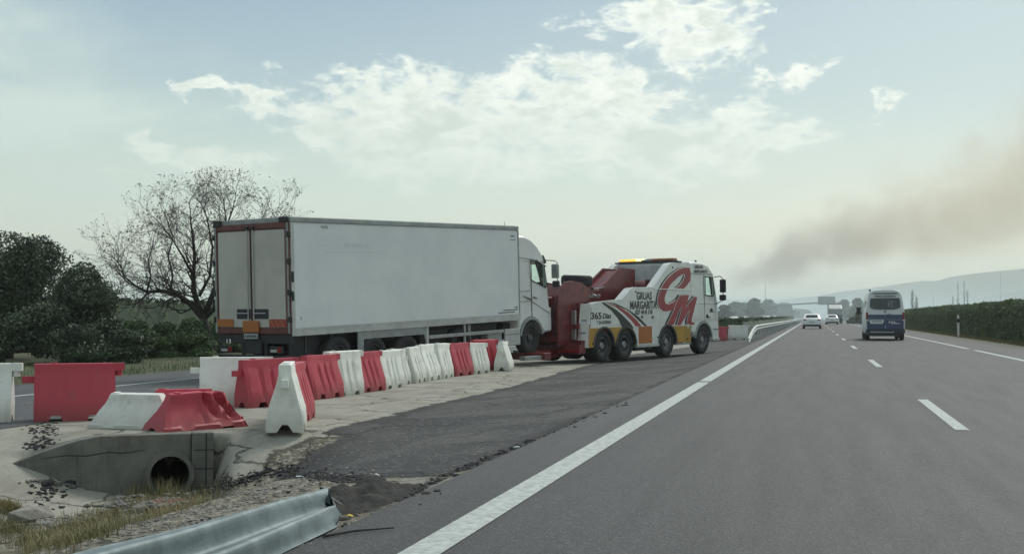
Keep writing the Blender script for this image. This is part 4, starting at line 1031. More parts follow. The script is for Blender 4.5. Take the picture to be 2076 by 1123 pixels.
def bar_mesh(kind, colr):
    k = (kind, colr)
    if k not in bmesh_cache:
        args = {0: dict(seed=1), 1: dict(seed=2), 2: dict(seed=3), 3: dict(seed=5), 'long': dict(seed=9, Lb=1.12, flutes=((.36, .05), (.66, .03)), fd=.016), 'flat': dict(seed=11, Lb=1.30, squash=.56, taper=.42, tongue=False, flutes=((.40, .03), (.62, .025)), fd=.02, wide=1.35, lev=LIP),
                'flatc': dict(seed=12, Lb=1.30, squash=.60, taper=.36, crumple=.24, tongue=False, flutes=((.5, .03),), fd=.015, wide=1.35, lev=LIP)}[kind]
        me = barrier_mesh(**args).mesh('barrier', M[colr], smooth=True); me.set_sharp_from_angle(angle=R(28)); bmesh_cache[k] = me
    return bmesh_cache[k]
def barrier(kind, colr, x, y, rz, label, sc_=1.0, tilt=(0, 0), group='plastic road barriers', dz=0, z=None):
    o = bpy.data.objects.new('road_barrier', bar_mesh(kind, 'bar_'+colr)); col.objects.link(o)
    o.location = (x, y, (Hs(x, y) if z is None else z)+dz); o.rotation_euler = (R(tilt[0]), R(tilt[1]), R(rz)); o.scale = (sc_,)*3
    return tag(o, label, 'barrier', group)
# left end, seen from the side
barrier('long', 'white', -11.85, 15.05, 28, 'white plastic barrier cut by the left edge of the photograph beside the dark red one', sc_=1.02, z=-.29)
barrier('long', 'red', -10.60, 15.75, 34, 'dark red plastic barrier between the far left white one and the fallen white one', sc_=1.0, z=-.285)
barrier('long', 'white', -9.76, 19.1, 24, 'broad white plastic barrier standing just left of the first red one under the trailer rear', sc_=.98)
# the row
R0 = [(0, 'red', -8.98, 18.98, 66, 'red plastic barrier right beside the broad white one'),
      (1, 'red', -9.02, 21.05, 80, 'red plastic barrier behind the foremost white wedge, with a torn pale edge'),
      (0, 'white', -8.93, 21.95, 84, 'dirty white plastic barrier between two red ones, left of the pair of narrow white ones'),
      (2, 'red', -8.88, 23.15, 86, 'narrow red plastic barrier at the head of the long run of white ones'),
      (3, 'white', -8.93, 24.35, 88, 'first white plastic barrier of the long white run, next to the narrow red one'),
      (0, 'white', -9.0, 25.5, 92, 'second white plastic barrier of the long white run'),
      (1, 'white', -9.08, 26.6, 93, 'third white plastic barrier, in the middle of the long white run'),
      (2, 'white', -9.10, 27.7, 90, 'fourth white plastic barrier of the long white run'),
      (3, 'white', -9.10, 28.75, 88, 'last white plastic barrier of the long run, touching the far red one'),
      (0, 'red', -8.98, 29.95, 84, 'red plastic barrier closing the long run of white ones'),
      (1, 'white', -8.75, 31.15, 84, 'slim white plastic barrier just right of the red one that ends the row'),
      (2, 'red', -9.15, 33.05, 68, 'red plastic barrier of the last pair, below the side guards of the trailer'),
      (3, 'white', -8.48, 33.15, 100, 'white plastic barrier of the last pair, nearest the towed truck wheel')]
for k, c_, x, y, rz, lab in R0:
    barrier(k, c_, x+random.uniform(-.07, .07), y, rz+random.uniform(-5, 5), lab, sc_=random.uniform(.95, 1.03), tilt=(random.uniform(-4, 4), random.uniform(-1, 1)))
barrier(0, 'white', -6.98, 15.25, 112, 'white plastic barrier seen end-on like a wedge, foremost of all on the concrete', sc_=1.06)
barrier(1, 'red', -7.45, 16.55, 106, 'red plastic barrier mostly hidden right behind the end-on white wedge', sc_=1.0)
barrier(2, 'red', -5.62, 73.2, 14, 'small far red plastic barrier in front of the tow truck cab', sc_=1.05)
barrier(3, 'white', -4.42, 74.0, 14, 'small far white plastic barrier beside the end of the guardrail', sc_=1.05)
# collapsed ones on the edge of the ditch
barrier('flat', 'white', -9.08, 14.98, 0, 'collapsed white plastic barrier lying low in front of the dark red one', tilt=(8, 0), z=-.28)
barrier('flatc', 'red', -8.22, 15.02, 58, 'collapsed red plastic barrier with a crumpled top lying above the drain pipe', tilt=(6, -2), z=-.28)
barrier('flat', 'red', -8.75, 15.62, 30, 'collapsed red plastic barrier half hidden behind the two fallen ones', tilt=(0, 0), z=-.26)

# ================================================================ DRAIN HEADWALL
hw = empty('drain_headwall', (-7.56, 14.27, -.28), (0, 0, R(30)), 'grey stained concrete headwall with a round drain pipe, at the edge of the barrier platform', 'headwall')
# local x along the wall (toward the right), -y toward the camera
def stained():
    m = bpy.data.materials.new('stained_concrete'); m.use_nodes = True; nt = m.node_tree; b = nt.nodes['Principled BSDF']
    tc = nt.nodes.new('ShaderNodeTexCoord'); O = tc.outputs['Object']
    n1 = noise_n(nt, O, 2.2, 8, .65); n2 = noise_n(nt, O, 14, 6, .7)
    mp = nt.nodes.new('ShaderNodeMapping'); mp.inputs['Scale'].default_value = (9, 9, .8); lk(nt, O, mp.inputs['Vector'])
    n3 = noise_n(nt, mp.outputs[0], 1.4, 5, .6)
    c = mixc(nt, smooth_n(nt, n1, .35, .68), (.185, .18, .155), (.115, .112, .098))
    c = mixc(nt, math_n(nt, 'MULTIPLY', smooth_n(nt, n3, .52, .72), .6), c, (.045, .043, .036))
    c = mixc(nt, math_n(nt, 'MULTIPLY', smooth_n(nt, n2, .6, .8), .5), c, (.20, .19, .16))
    lk(nt, c, b.inputs['Base Color']); b.inputs['Roughness'].default_value = .92
    bn = nt.nodes.new('ShaderNodeBump'); bn.inputs['Strength'].default_value = .8; bn.inputs['Distance'].default_value = .02
    lk(nt, math_n(nt, 'ADD', n2, n1), bn.inputs['Height']); lk(nt, bn.outputs[0], b.inputs['Normal'])
    return m
M['stained'] = stained()
wallp = [(-.28, -1.0), (-.28, .02), (-1.42, .015), (-1.65, -.03), (-2.0, -.13), (-2.6, -.36), (-3.1, -.55), (-3.2, -1.0)]
wl = MB().prism(wallp, 0, .26).build('wall', [M['stained'], M['inside']], hw, bevel=.02)
cutc = MB(); cutc.cyl(T_((-.54, .1, -.50)) @ rotX(R(90)), .30, 1.2, 32)
apply_mods(wl); cut(wl, cutc, [M['stained'], M['inside']])
MB().box(-.275, .0, -.03, .30, -1.0, .03).build('block_column', M['stained'], hw, bevel=.015)
for k, z in enumerate((-.20, -.44, -.68)):
    MB().box(-.24, .003, -.034, -.0305, z, z+.012).build('block_joint', M['inside'], hw)
MB().box(-.10, -.085, -.034, -.0305, -.66, .02).build('block_joint', M['inside'], hw)
pm = MB(); pm.lathe([(.30, .06), (.30, -.10), (.245, -.10), (.235, .02)], T_((-.54, 0, -.50)) @ rotX(R(-90)), 36)
dpp = pm.build('drain_pipe', M['stained'], hw, smooth=True, auto=30)
pi = MB(); pi.lathe([(.236, .02), (.236, 5.0), (.001, 5.0)], T_((-.54, 0, -.50)) @ rotX(R(-90)), 36); pi.build('pipe_bore', M['dirt_shade_black'], dpp, smooth=True)  # near-black colour paints the shade inside the pipe
MB().prism([(-.85, -.17), (-1.1, -.20), (-1.3, -.185), (-1.55, -.222), (-1.8, -.21), (-2.1, -.245), (-2.1, -.25), (-1.8, -.22), (-1.55, -.234), (-1.3, -.196), (-1.1, -.213), (-.85, -.177)], -.004, -.0005).build('wall_crack', M['inside'], hw)

# ================================================================ GUARDRAILS
def wbeam(mb, pts, h=.31, d=.083, up=None, mi=0):
    """pts: list of (pos, side-vector (towards traffic), up-vector)"""
    pr = [(a_, .0415*(1-math.cos(math.tau*abs(a_)/.155))) for a_ in np.linspace(-.155, .155, 25)]
    front = []
    for p, sd, uv, k in pts:
        p = Vector(p); sd = Vector(sd).normalized(); uv = Vector(uv).normalized()
        ring = [p+uv*(a*k)+sd*b_ for a, b_ in pr]+[p+uv*(a*k)+sd*(b_-.006) for a, b_ in pr[::-1]]
        front.append(ring)
    mb.loft(front, True)
    return mb
gr = empty('guardrail', (-3.0, 6.5, 0), (0, 0, 0), 'galvanised steel guardrail in the foreground, its torn end lying on the dirt', 'guardrail')
# broken end lies low and fans open: two waves at different heights
tip_t = Vector((-3.08, 7.28, .075)); 
def rail_pt(t):
    # t=0 torn end, t=1 towards and past the camera
    x = -3.02+.02*t*3; y = 7.45-5.0*t; 
    return x, y
pts = []
for t in np.linspace(0, 1, 40):
    yy = 7.2-6.3*t
    s_ = float(np.clip(t/.40, 0, 1))
    zc_ = .04+.09*s_
    lean = 1.28-.42*s_
    uv = Vector((-math.sin(lean), 0, math.cos(lean))); sd = Vector((math.cos(lean), 0, math.sin(lean)))
    x = -2.97+.09*s_
    pts.append(((x+.02*math.sin(t*9), yy, zc_+.008*math.sin(t*14)), sd, uv, 1.22))
mb = MB(); wbeam(mb, pts)
rl = mb.build('rail', M['galv'], None, smooth=True, auto=50)
rl.parent = gr; rl.location = -Vector(gr.location)
# tear: slanted cut of the end
bm = bmesh.new(); bm.from_mesh(rl.data)
for v_ in bm.verts:
    if v_.co.y > 6.6:
        k = (v_.co.y-6.6)/.75
        hgt = v_.co.z
        v_.co.y += -k*max(0, v_.co.x+3.0)*2.0 + k*(.10*math.sin(hgt*60)+.06*math.sin(v_.co.x*90))
bm.to_mesh(rl.data); bm.free()
sp_ = MB()
for k in range(9):
    a = random.uniform(-1.2, 1.6); l = random.uniform(.05, .14); p0 = Vector((-3.10+random.uniform(-.05, .06), 7.22+random.uniform(-.05, .08), .06+random.uniform(-.04, .02)))
    sp_.tube([p0, p0+Vector((math.cos(a)*l*.5, math.sin(a)*l*.6, random.uniform(.0, .06))), p0+Vector((math.cos(a)*l*1.1, math.sin(a)*l, random.uniform(-.06, .05)))], [.010, .007, .002], 5)
q = sp_.build('torn_strands', M['scrap'], gr); q.location = -Vector(gr.location)
pz = MB()
for y in (1.2,): pz.box(-3.30, -3.20, y-.05, y+.05, -.4, .25)
q = pz.build('post', M['galv'], gr); q.location = -Vector(gr.location)

def far_rail(x0, y0, y1, zt, label, flare=None, side=1, step=4.0, bend=None):
    g = empty('guardrail', (x0, y0, 0), (0, 0, 0), label, 'guardrail')
    mb = MB(); pts = []
    if flare: pts += [((x0+fx, y0-fy, fz), (side, 0, 0), (0, 0, 1), 1) for fx, fy, fz in flare]
    y = y0
    while y <= y1:
        xx = x0+(bend(y) if bend else 0)
        pts.append(((xx, y, zt), (side, 0, 0), (0, 0, 1), 1)); y += 4
    wbeam(mb, pts); r = mb.build('rail', M['galv_far'], g, smooth=True, auto=50); r.location = -Vector(g.location)
    k = y0; first = None
    while k < min(y1, y0+150):
        xx = x0+(bend(k) if bend else 0)
        if first is None:
            b_ = MB(); b_.box(-.06, .06, -.04, .04, -.3, .72); first = b_.build('post', M['galv_far'], g)
            o = first
        else: o = first.copy(); col.objects.link(o); o.parent = g
        o.location = Vector((xx-side*.09, k, 0))-Vector(g.location); k += step
    return g
far_rail(-3.05, 68, 420, .62, 'long pale guardrail on the median, bent down to the ground at its near end', flare=[(-.15, 6.0, .02), (-.12, 4.6, .22), (-.08, 3.2, .42), (-.02, 1.6, .57)], bend=lambda y: .008*max(0, y-80)*(.7))
far_rail(7.9, 150, 420, .62, 'distant guardrail along the right verge beyond the van', side=-1)

# ================================================================ RIGHT-HAND POST
dp_o = empty('delineator_post', (8.29, 75.2, 0), (0, 0, 0), 'white roadside marker post with a black band, in front of the long hedge', 'marker post')
MB().box(-.06, .06, -.03, .03, 0, .88).build('post', M['post_white'], dp_o, bevel=.01)
MB().box(-.062, .062, -.032, .032, .88, 1.10).build('band', M['black'], dp_o)
c_ = MB().prism([(-.06, 1.10), (-.06, 1.34), (.04, 1.30), (.06, 1.22), (.06, 1.10)], -.03, .03).build('cap', M['post_white'], dp_o, bevel=.01)

# ================================================================ VAN
vn = empty('passenger_van', (2.62, 65.1, 0), (0, 0, R(90)), 'high-roofed white van with blue lower rear and dark back window, in the right lane', 'van')
# local x forward (+Y world), local y left ; box 2.0 wide centred, length 5.9
vn.location = (3.62, 65.1, 0)
LV = 5.9
secs = []
sidepts = [(.0, .34), (.93, .34), (.99, .45), (1.0, .75), (.995, 1.15), (.97, 1.6), (.90, 2.1), (.84, 2.38), (.74, 2.54), (.50, 2.61), (.0, 2.63)]
def vsec(x, kw=1, kz=1, z0=0):
    R_ = [(x, -y*kw, .34+(z-.34)*kz+z0) for y, z in sidepts]
    return R_ + [(x, -p[1], p[2]) for p in R_[::-1][1:-1]]
rings = [vsec(.10, .93, .985), vsec(.04+.0, .95, .99), vsec(.16, .985, .998), vsec(.4), vsec(4.2), vsec(4.6, 1, .96), vsec(5.1, .98, .62), vsec(5.7, .92, .45), vsec(5.9, .8, .38)]
# rear leans forward a little with height
rr_ = []
for i, rg in enumerate(rings[1:]): rr_.append([(x+max(0, z-1.0)*.09*(1 if i < 2 else max(0, 1-i*.2)), y, z) for x, y, z in rg])
MB().loft(rr_, True).build('body', M['van_white'], vn, smooth=True, auto=40)
def rearx(z, o=-.01): return .04+max(0, z-1.0)*.09+o
def rear_patch(name, pts, m, parent, o=-.012, th=.01):
    v0 = [(rearx(z, o), -y, z) for y, z in pts]; v1 = [(rearx(z, o+th), -y, z) for y, z in pts]
    n = len(pts); fs = [tuple(range(n)), tuple(range(n, 2*n))[::-1]]+[(i, (i+1) % n, n+(i+1) % n, n+i) for i in range(n)]
    mb = MB(); mb.add(v0+v1, fs); return mb.build(name, m, parent)
rear_patch('lower_panel', [(-.90, .62), (.90, .62), (.915, 1.15), (.905, 1.335), (-.905, 1.335), (-.915, 1.15)], M['van_blue'], vn)
wv_ = [(-.70, 1.66), (-.45, 1.60), (.45, 1.60), (.70, 1.66), (.76, 1.74), (.74, 2.12), (.68, 2.19), (-.68, 2.19), (-.74, 2.12), (-.76, 1.74)]
gw = rear_patch('rear_window', wv_, M['glass_dark'], vn, -.016)
for y0, y1, z0, z1 in ((-.56, -.14, 1.70, 2.08),): rear_patch('window_blind', [(y0, z0), (y1, z0), (y1, z1), (y0, z1)], mat('blind_grey', (.05, .065, .06), .5), gw, -.019, .002)
nt_ = MB()
for y0, y1, z0, z1 in ((.16, .46, 2.00, 2.02), (.16, .18, 1.76, 2.02), (.33, .35, 1.74, 2.03), (.16, .46, 1.74, 1.75), (.2, .3, 1.86, 1.88)):
    nt_.add([(rearx(z, -.019), -y, z) for y, z in ((y0, z0), (y1, z0), (y1, z1), (y0, z1))], [(0, 1, 2, 3)])
nt_.build('window_sticker', M['plate'], gw, recalc=False)
rear_patch('door_split', [(-.012, .62), (.012, .62), (.012, 1.335), (-.012, 1.335)], M['plate'], vn, -.015)
rear_patch('door_split', [(-.01, 1.34), (.01, 1.34), (.01, 1.6), (-.01, 1.6)], M['rail_grey'], vn, -.014)
rear_patch('door_split', [(-.01, 2.2), (.01, 2.2), (.01, 2.45), (-.01, 2.45)], M['rail_grey'], vn, -.014)
rear_patch('trim_line', [(.02, 1.07), (.90, 1.07), (.90, 1.085), (.02, 1.085)], M['plate'], vn, -.016)
rear_patch('trim_line', [(-.90, 1.10), (-.02, 1.10), (-.02, 1.112), (-.90, 1.112)], M['plate'], vn, -.016)
hp = rear_patch('plate_housing', [(-.80, 1.06), (-.75, .88), (-.72, .86), (-.14, .86), (-.11, .88), (-.06, 1.06)], M['van_white'], vn, -.035, .03)
rear_patch('number_plate', [(-.69, .93), (-.17, .93), (-.17, 1.04), (-.69, 1.04)], M['plate'], vn, -.040, .004)
rear_patch('badge', [(-.05, 1.52), (-.03, 1.46), (.0, 1.43), (.03, 1.46), (.05, 1.52)], M['dark'], vn, -.02, .01)
rear_patch('door_handle', [(.10, 1.335), (.28, 1.335), (.30, 1.395), (.12, 1.395)], M['rail_grey'], vn, -.03, .02)
rear_patch('roof_spoiler', [(-.60, 2.40), (.60, 2.40), (.62, 2.47), (-.62, 2.46)], mat('spoiler_teal_grey', (.09, .14, .15), .4), vn, -.03, .05)
VT = lambda y, z: T_((rearx(z, -.02), -y, z)) @ rotZ(R(-90)) @ rotX(R(85))
text('lettering', 'VEHICULO DE ASISTENCIA', .10, VT(-.52, 2.25), M['logo_black'], vn, 1.06, .004)
text('lettering', 'MOVIL', .08, VT(.28, .93), M['logo_white'], vn, .22, .003)
text('lettering', 'ASISTENCIA', .07, VT(.28, .86), M['logo_white'], vn, .42, .003)
rear_patch('logo_mark', [(.16, .90), (.24, .92), (.26, .97), (.19, 1.0)], M['logo_white'], vn, -.018, .003)
for s in (-1, 1):
    h = MB().box(.03, .14, s*.905-.055, s*.905+.055, .98, 1.45).build('tail_lamp', M['lamp_red'], vn, bevel=.02)
    MB().box(.015, .05, s*.92-.07, s*.92+.05, 1.0, 1.08).build('lens', M['van_white'], h)
    wheel(vn, .95, s*.86, .35, .35, .22, .20, 'rim_dark', -s, .0); wheel(vn, 4.7, s*.86, .35, .35, .22, .20, 'rim_dark', -s, .0)
    MB().box(-.0, .10, s*.93-.04, s*.93+.04, .40, .55).build('bumper_corner', M['dark'], vn, bevel=.01)
MB().box(-.06, .25, -.93, .93, .36, .62).build('bumper', mat('bumper_navy', (.018, .024, .045), .5), vn, bevel=.03)
MB().box(-.066, -.061, -.42, .74, .40, .455).build('bumper_strip', M['plate'], vn)
MB().box(-.02, .9, -.85, .85, .22, .36).build('underbody', M['black'], vn)
MB().prism([(.70, 1.55), (.70, 2.05), (4.3, 2.05), (4.3, 1.55)], .905, .955).build('side_glazing', M['glass_dark'], vn)
mm = MB().box(4.55, 4.7, 1.05, 1.28, 1.35, 1.75).build('mirror', M['black'], vn, bevel=.03)
MB().cyl(T_((.7, .72, 2.60)), .05, .10, 10).build('roof_lamp', M['black'], vn)
MB().box(1.0, 1.8, -.5, .1, 2.62, 2.68).build('roof_vent', M['van_white'], vn, bevel=.02)

# ================================================================ CARS AND TRUCK FAR AHEAD
def car(x, y, z, label, kind='suv', m='car_white', away=True, sc_=1.0, name='car'):
    c = empty(name, (x, y, z), (0, 0, R(90) if away else R(-90)), label, 'car'); c.scale = (sc_,)*3
    pr = [(0, .30), (-.02, .75), (.05, .98), (.35, 1.10), (.75, 1.42), (1.5, 1.50), (2.2, 1.44), (2.95, 1.0), (3.9, .82), (4.15, .60), (4.1, .30)]
    rings = []
    for y_, ins in ((-.90, .08), (-.86, .02), (-.70, 0), (.70, 0), (.86, .02), (.90, .08)):
        q = shrink(pr, ins); rings.append([(a, y_*(1-.22*max(0, (b_-.95))/.5), b_) for a, b_ in q])
    MB().loft(rings, True).build('body', M[m], c, smooth=True, auto=35)
    def pt(zz): return .05+(zz-.98)*.83 if zz > .98 else .0
    w = MB(); pp_ = [(-.58, 1.13), (.58, 1.13), (.52, 1.38), (-.52, 1.38)]
    w.add([(.28+(zz-1.05)*1.06-.03, yy, zz) for yy, zz in pp_]+[(.28+(zz-1.05)*1.06+.05, yy, zz) for yy, zz in pp_], [(0, 1, 2, 3), (4, 7, 6, 5), (0, 4, 5, 1), (1, 5, 6, 2), (2, 6, 7, 3), (3, 7, 4, 0)])
    w.build('rear_window', M['glass_dark'], c)
    for s in (-1, 1):
        MB().box(-.04, .08, s*.70-.13, s*.70+.13, .86, .97).build('tail_lamp', M['lamp_red'], c)
        for xx in (.75, 3.3): MB().cyl(T_((xx, s*.80, .33)) @ rotX(R(90)), .33, .22, 18).build('wheel', M['tyre'], c)
    MB().box(-.05, .1, -.80, .80, .24, .44).build('bumper', M['black'], c, bevel=.02)
    MB().box(-.045, -.025, -.26, .26, .62, .73).build('number_plate', M['plate'], c)
    return c
car(-.12, 123.0, 0, 'white hatchback driving ahead in the left lane, dark band across its bumper', sc_=1.0)
car(2.75, 186.0, 0, 'second white car just beyond the hatchback, in the right lane')
car(-14.2, 228.0, -.28, 'silver car on the opposite carriageway above the far white barrier', m='rail_pale', away=False)
car(-17.0, 330.0, -.28, 'pale car on the opposite carriageway, left of two in the haze', m='rail_pale', away=False, sc_=1.1)
car(-13.0, 360.0, -.28, 'pale car on the opposite carriageway, right of two in the haze', m='rail_pale', away=False, sc_=1.1)
ft = empty('lorry', (3.7, 214, 0), (0, 0, R(90)), 'distant lorry with a pale tarpaulin load below the overhead sign', 'lorry')
MB().box(0, 8.5, -1.2, 1.2, .95, 1.35).build('flatbed', M['far_steel'], ft)
pr = [(0, 1.35), (.1, 2.5), (1.2, 3.1), (3, 2.8), (5, 3.3), (6.8, 2.6), (7, 1.35)]
MB().prism(pr, -1.15, 1.15).build('load', M['rail_grey'], ft, bevel=.15, seg=3)
MB().box(7.3, 9.3, -1.2, 1.2, .8, 3.5).build('cab', M['far_steel'], ft, bevel=.1)
for xx in (1.0, 2.4, 8.2):
    for s in (-1, 1): MB().cyl(T_((xx, s*1.0, .5)) @ rotX(R(90)), .5, .35, 18).build('wheel', M['tyre'], ft)

# ================================================================ OVERHEAD SIGN, MAST, POLES
def atd(px, py, D):
    d = cf + cr*((px-1038)/FPX) + cu*(-(py-561.5)/FPX); t = D/d.dot(Vector((-math.sin(PSI), math.cos(PSI), 0)))
    return Vector((d.x*t, d.y*t, CAMZ+d.z*t))
p0, p1, p2 = atd(1560, 619, 330), atd(1672, 614, 330), atd(1605, 660, 330)
gs = empty('overhead_sign', (p1.x, p1.y, 0), (0, 0, 0), 'large dark sign panel on a gantry arm spanning the road far ahead', 'road sign')
yy = p1.y
def loc(v): return v-Vector(gs.location)
mb = MB(); mb.tube([loc(Vector((p0.x, yy, p0.z))), loc(Vector((p1.x+3.0, yy, p1.z+.25)))], .22, 8); mb.build('gantry_arm', M['far_steel'], gs)
MB().tube([loc(Vector((p2.x, yy, -.3))), loc(Vector((p2.x, yy, p0.z+.1)))], .12, 8).build('gantry_post', M['far_steel'], gs)
a = atd(1658, 601, 330); b_ = atd(1693, 618, 330)
MB().box(a.x-p1.x, b_.x-p1.x, -.5, -.1, b_.z, a.z).build('sign_panel', M['far_steel'], gs, bevel=.05)
MB().tube([loc(Vector((b_.x-.4, yy, 0))), loc(Vector((b_.x-.4, yy, b_.z)))], .18, 8).build('gantry_post', M['far_steel'], gs)
def pole(px, ytop, D, r, label, name='pole', cat='pole'):
    a = atd(px, ytop, D); o = MB().tube([(0, 0, -1), (0, 0, a.z)], [r, r*.5], 6).build(name, M['far_steel']); o.location = (a.x, a.y, 0); return tag(o, label, cat)
pole(1552, 574, 620, .28, 'thin tall mast rising above the hazy trees left of the road', 'radio_mast', 'mast')
pole(2028, 552, 420, .10, 'thin pole against the hills at the far right')
pole(1892, 588, 420, .09, 'short thin pole against the hills right of the van')

# ================================================================ VEGETATION
def leaf_cloud(n, fn, size, rnd, flat=.0):
    V = []; F = []
    for i in range(n):
        p, nrm = fn(rnd); s = size*rnd.uniform(.6, 1.5)
        a = Vector((rnd.gauss(0, 1), rnd.gauss(0, 1), rnd.gauss(0, .8))).normalized(); b_ = a.orthogonal().normalized(); b_.rotate(Matrix.Rotation(rnd.uniform(0, 6.28), 3, a)); c_ = a.cross(b_)
        k = len(V); V += [p-b_*s, p+c_*s*.45, p+b_*s, p-c_*s*.45]; F.append((k, k+1, k+2, k+3))
    return V, F
def tree_blob(name, x, y, z, w, h, label, cat, leafm, n, size, seed, lobes=9, group=None, trunk=True, low=.05):
    rnd = random.Random(seed); t = empty(name, (x, y, z), (0, 0, 0), label, cat, group)
    L_ = []
    for k in range(lobes):
        a = rnd.uniform(0, 6.28); rr = rnd.uniform(.0, .62)*w/2; hz_ = rnd.uniform(low+.12, .80)*h
        taperk = 1-.45*max(0, hz_/h-.4)
        L_.append((Vector((math.cos(a)*rr*taperk, math.sin(a)*rr*taperk, hz_)), w*rnd.uniform(.16, .30), h*rnd.uniform(.11, .2)))
    L_.append((Vector((0, 0, h*.84)), w*.2, h*.15)); L_.append((Vector((0, 0, h*.45)), w*.36, h*.3))
    def fn(r):
        c_, a, b_ = L_[r.randrange(len(L_))]
        while True:
            d = Vector((r.gauss(0, 1), r.gauss(0, 1), r.gauss(0, 1))).normalized(); rr = r.uniform(.45, 1)**.6*(1+.25*mnoise.noise(c_+d*2.0))
            if r.random() < .10: rr *= r.uniform(1, 1.22)
            p = c_+Vector((d.x*a, d.y*a, d.z*b_))*rr
            if p.z > h*low*.3: return p, d
    V, F = leaf_cloud(n, fn, size, rnd)
    mb = MB(); mb.add(V, F); mb.build('crown', leafm, t, recalc=False)
    if trunk:
        tk = MB(); tk.tube([(0, 0, -.2), (rnd.uniform(-.1, .1), 0, h*.3), (rnd.uniform(-.3, .3), 0, h*.7)], [w*.035, w*.026, w*.010], 8)
        for k in range(5):
            c_ = L_[k][0]; tk.tube([(0, 0, h*.2), (c_.x*.5, c_.y*.5, (c_.z+h*.2)*.5), tuple(c_)], [w*.015, w*.010, w*.004], 5)
        tk.build('trunk', M['bark'], t)
    return t
def place(px, D, z=-.28):
    d = math.tan(math.atan((px-1038)/FPX)); x = D*(math.cos(PSI)*d-math.sin(PSI)); y = D*(math.cos(PSI)+math.sin(PSI)*d); return x, y
# dark evergreens at the left edge
def T3(px, D, ytop, wpx, **k):
    x, y = place(px, D); h = CAMZ+(641-ytop)/FPX*D+.30
    return x, y, -.3, wpx/FPX*D, h
x, y, z, w, h = T3(20, 41, 466, 250); tree_blob('evergreen_tree', x, y, z, w, h, 'tallest dark evergreen tree, at the left edge of the photograph', 'tree', M['leaf_dark'], 26000, .055, 3, 14)
x, y, z, w, h = T3(-150, 43, 470, 260); tree_blob('evergreen_tree', x, y, z, w, h, 'dark evergreen tree cut off by the left edge of the photograph', 'tree', M['leaf_dark'], 12000, .06, 33, 12)
x, y, z, w, h = T3(165, 39, 530, 190); tree_blob('evergreen_tree', x, y, z, w, h, 'lower dark evergreen tree between the tallest one and the bare tree', 'tree', M['leaf_dark'], 20000, .05, 4, 12)
x, y, z, w, h = T3(95, 37.5, 610, 190); tree_blob('shrub', x, y, z, w, h, 'dark shrub at the foot of the two evergreens', 'shrub', M['leaf_dark'], 8000, .05, 5, 8, trunk=False)
x, y, z, w, h = T3(225, 38, 640, 120); tree_blob('shrub', x, y, z, w, h, 'dark green shrub right of the evergreens', 'shrub', M['leaf_dark'], 6000, .05, 6, 8, trunk=False)
hk = 0
labs = ['leafy green bush left of the bare trunk, nearest the evergreens', 'leafy green bush midway between the evergreens and the bare trunk', 'leafy green bush just left of the bare trunk', 'leafy green bush around the foot of the bare trunk', 'small green bush peeking out beside the trailer rear']
for i, (px, D, yt, wp) in enumerate([(275, 42, 648, 130), (335, 43, 652, 120), (390, 43.5, 643, 110), (430, 46, 650, 110), (480, 48, 665, 110)]):
    x, y, z, w, h = T3(px, D, yt, wp); tree_blob('bush', x, y, z, w, h, labs[i], 'bush', M['leaf_mid'], 7000, .055, 20+i, 8, group='green bushes under the bare tree', trunk=False, low=0)
for i, (px, D, yt, wp) in enumerate([(-20, 36.5, 640, 190), (165, 36.5, 655, 170), (250, 37, 668, 130)]):
    x, y, z, w, h = T3(px, D, yt, wp); tree_blob('shrub', x, y, z, w, h, ['dark shrub at the left edge under the tallest evergreen', 'dark shrub under the lower evergreen', 'low dark shrub where the evergreens meet the green bushes'][i], 'shrub', M['leaf_dark'], 7000, .05, 70+i, 9, trunk=False, low=0)
# background belt seen between and behind them
for i, (px, D, yt, wp) in enumerate([(-60, 55, 560, 300), (120, 56, 600, 260), (300, 58, 662, 260), (560, 70, 668, 300), (800, 90, 665, 300), (1000, 110, 660, 260)]):
    x, y, z, w, h = T3(px, D, yt, wp); tree_blob('hedge_tree', x, y, z, w, h, ['dense hedge tree behind the far left evergreen', 'dense hedge tree behind the pair of evergreens', 'low hedge behind the green bushes', 'low hedge hidden behind the trailer rear', 'low hedge beyond the trailer wheels', 'low hedge beyond the towed truck'][i], 'hedge', M['leaf_dark'], 5000, .09, 60+i, 9, trunk=False, low=0)

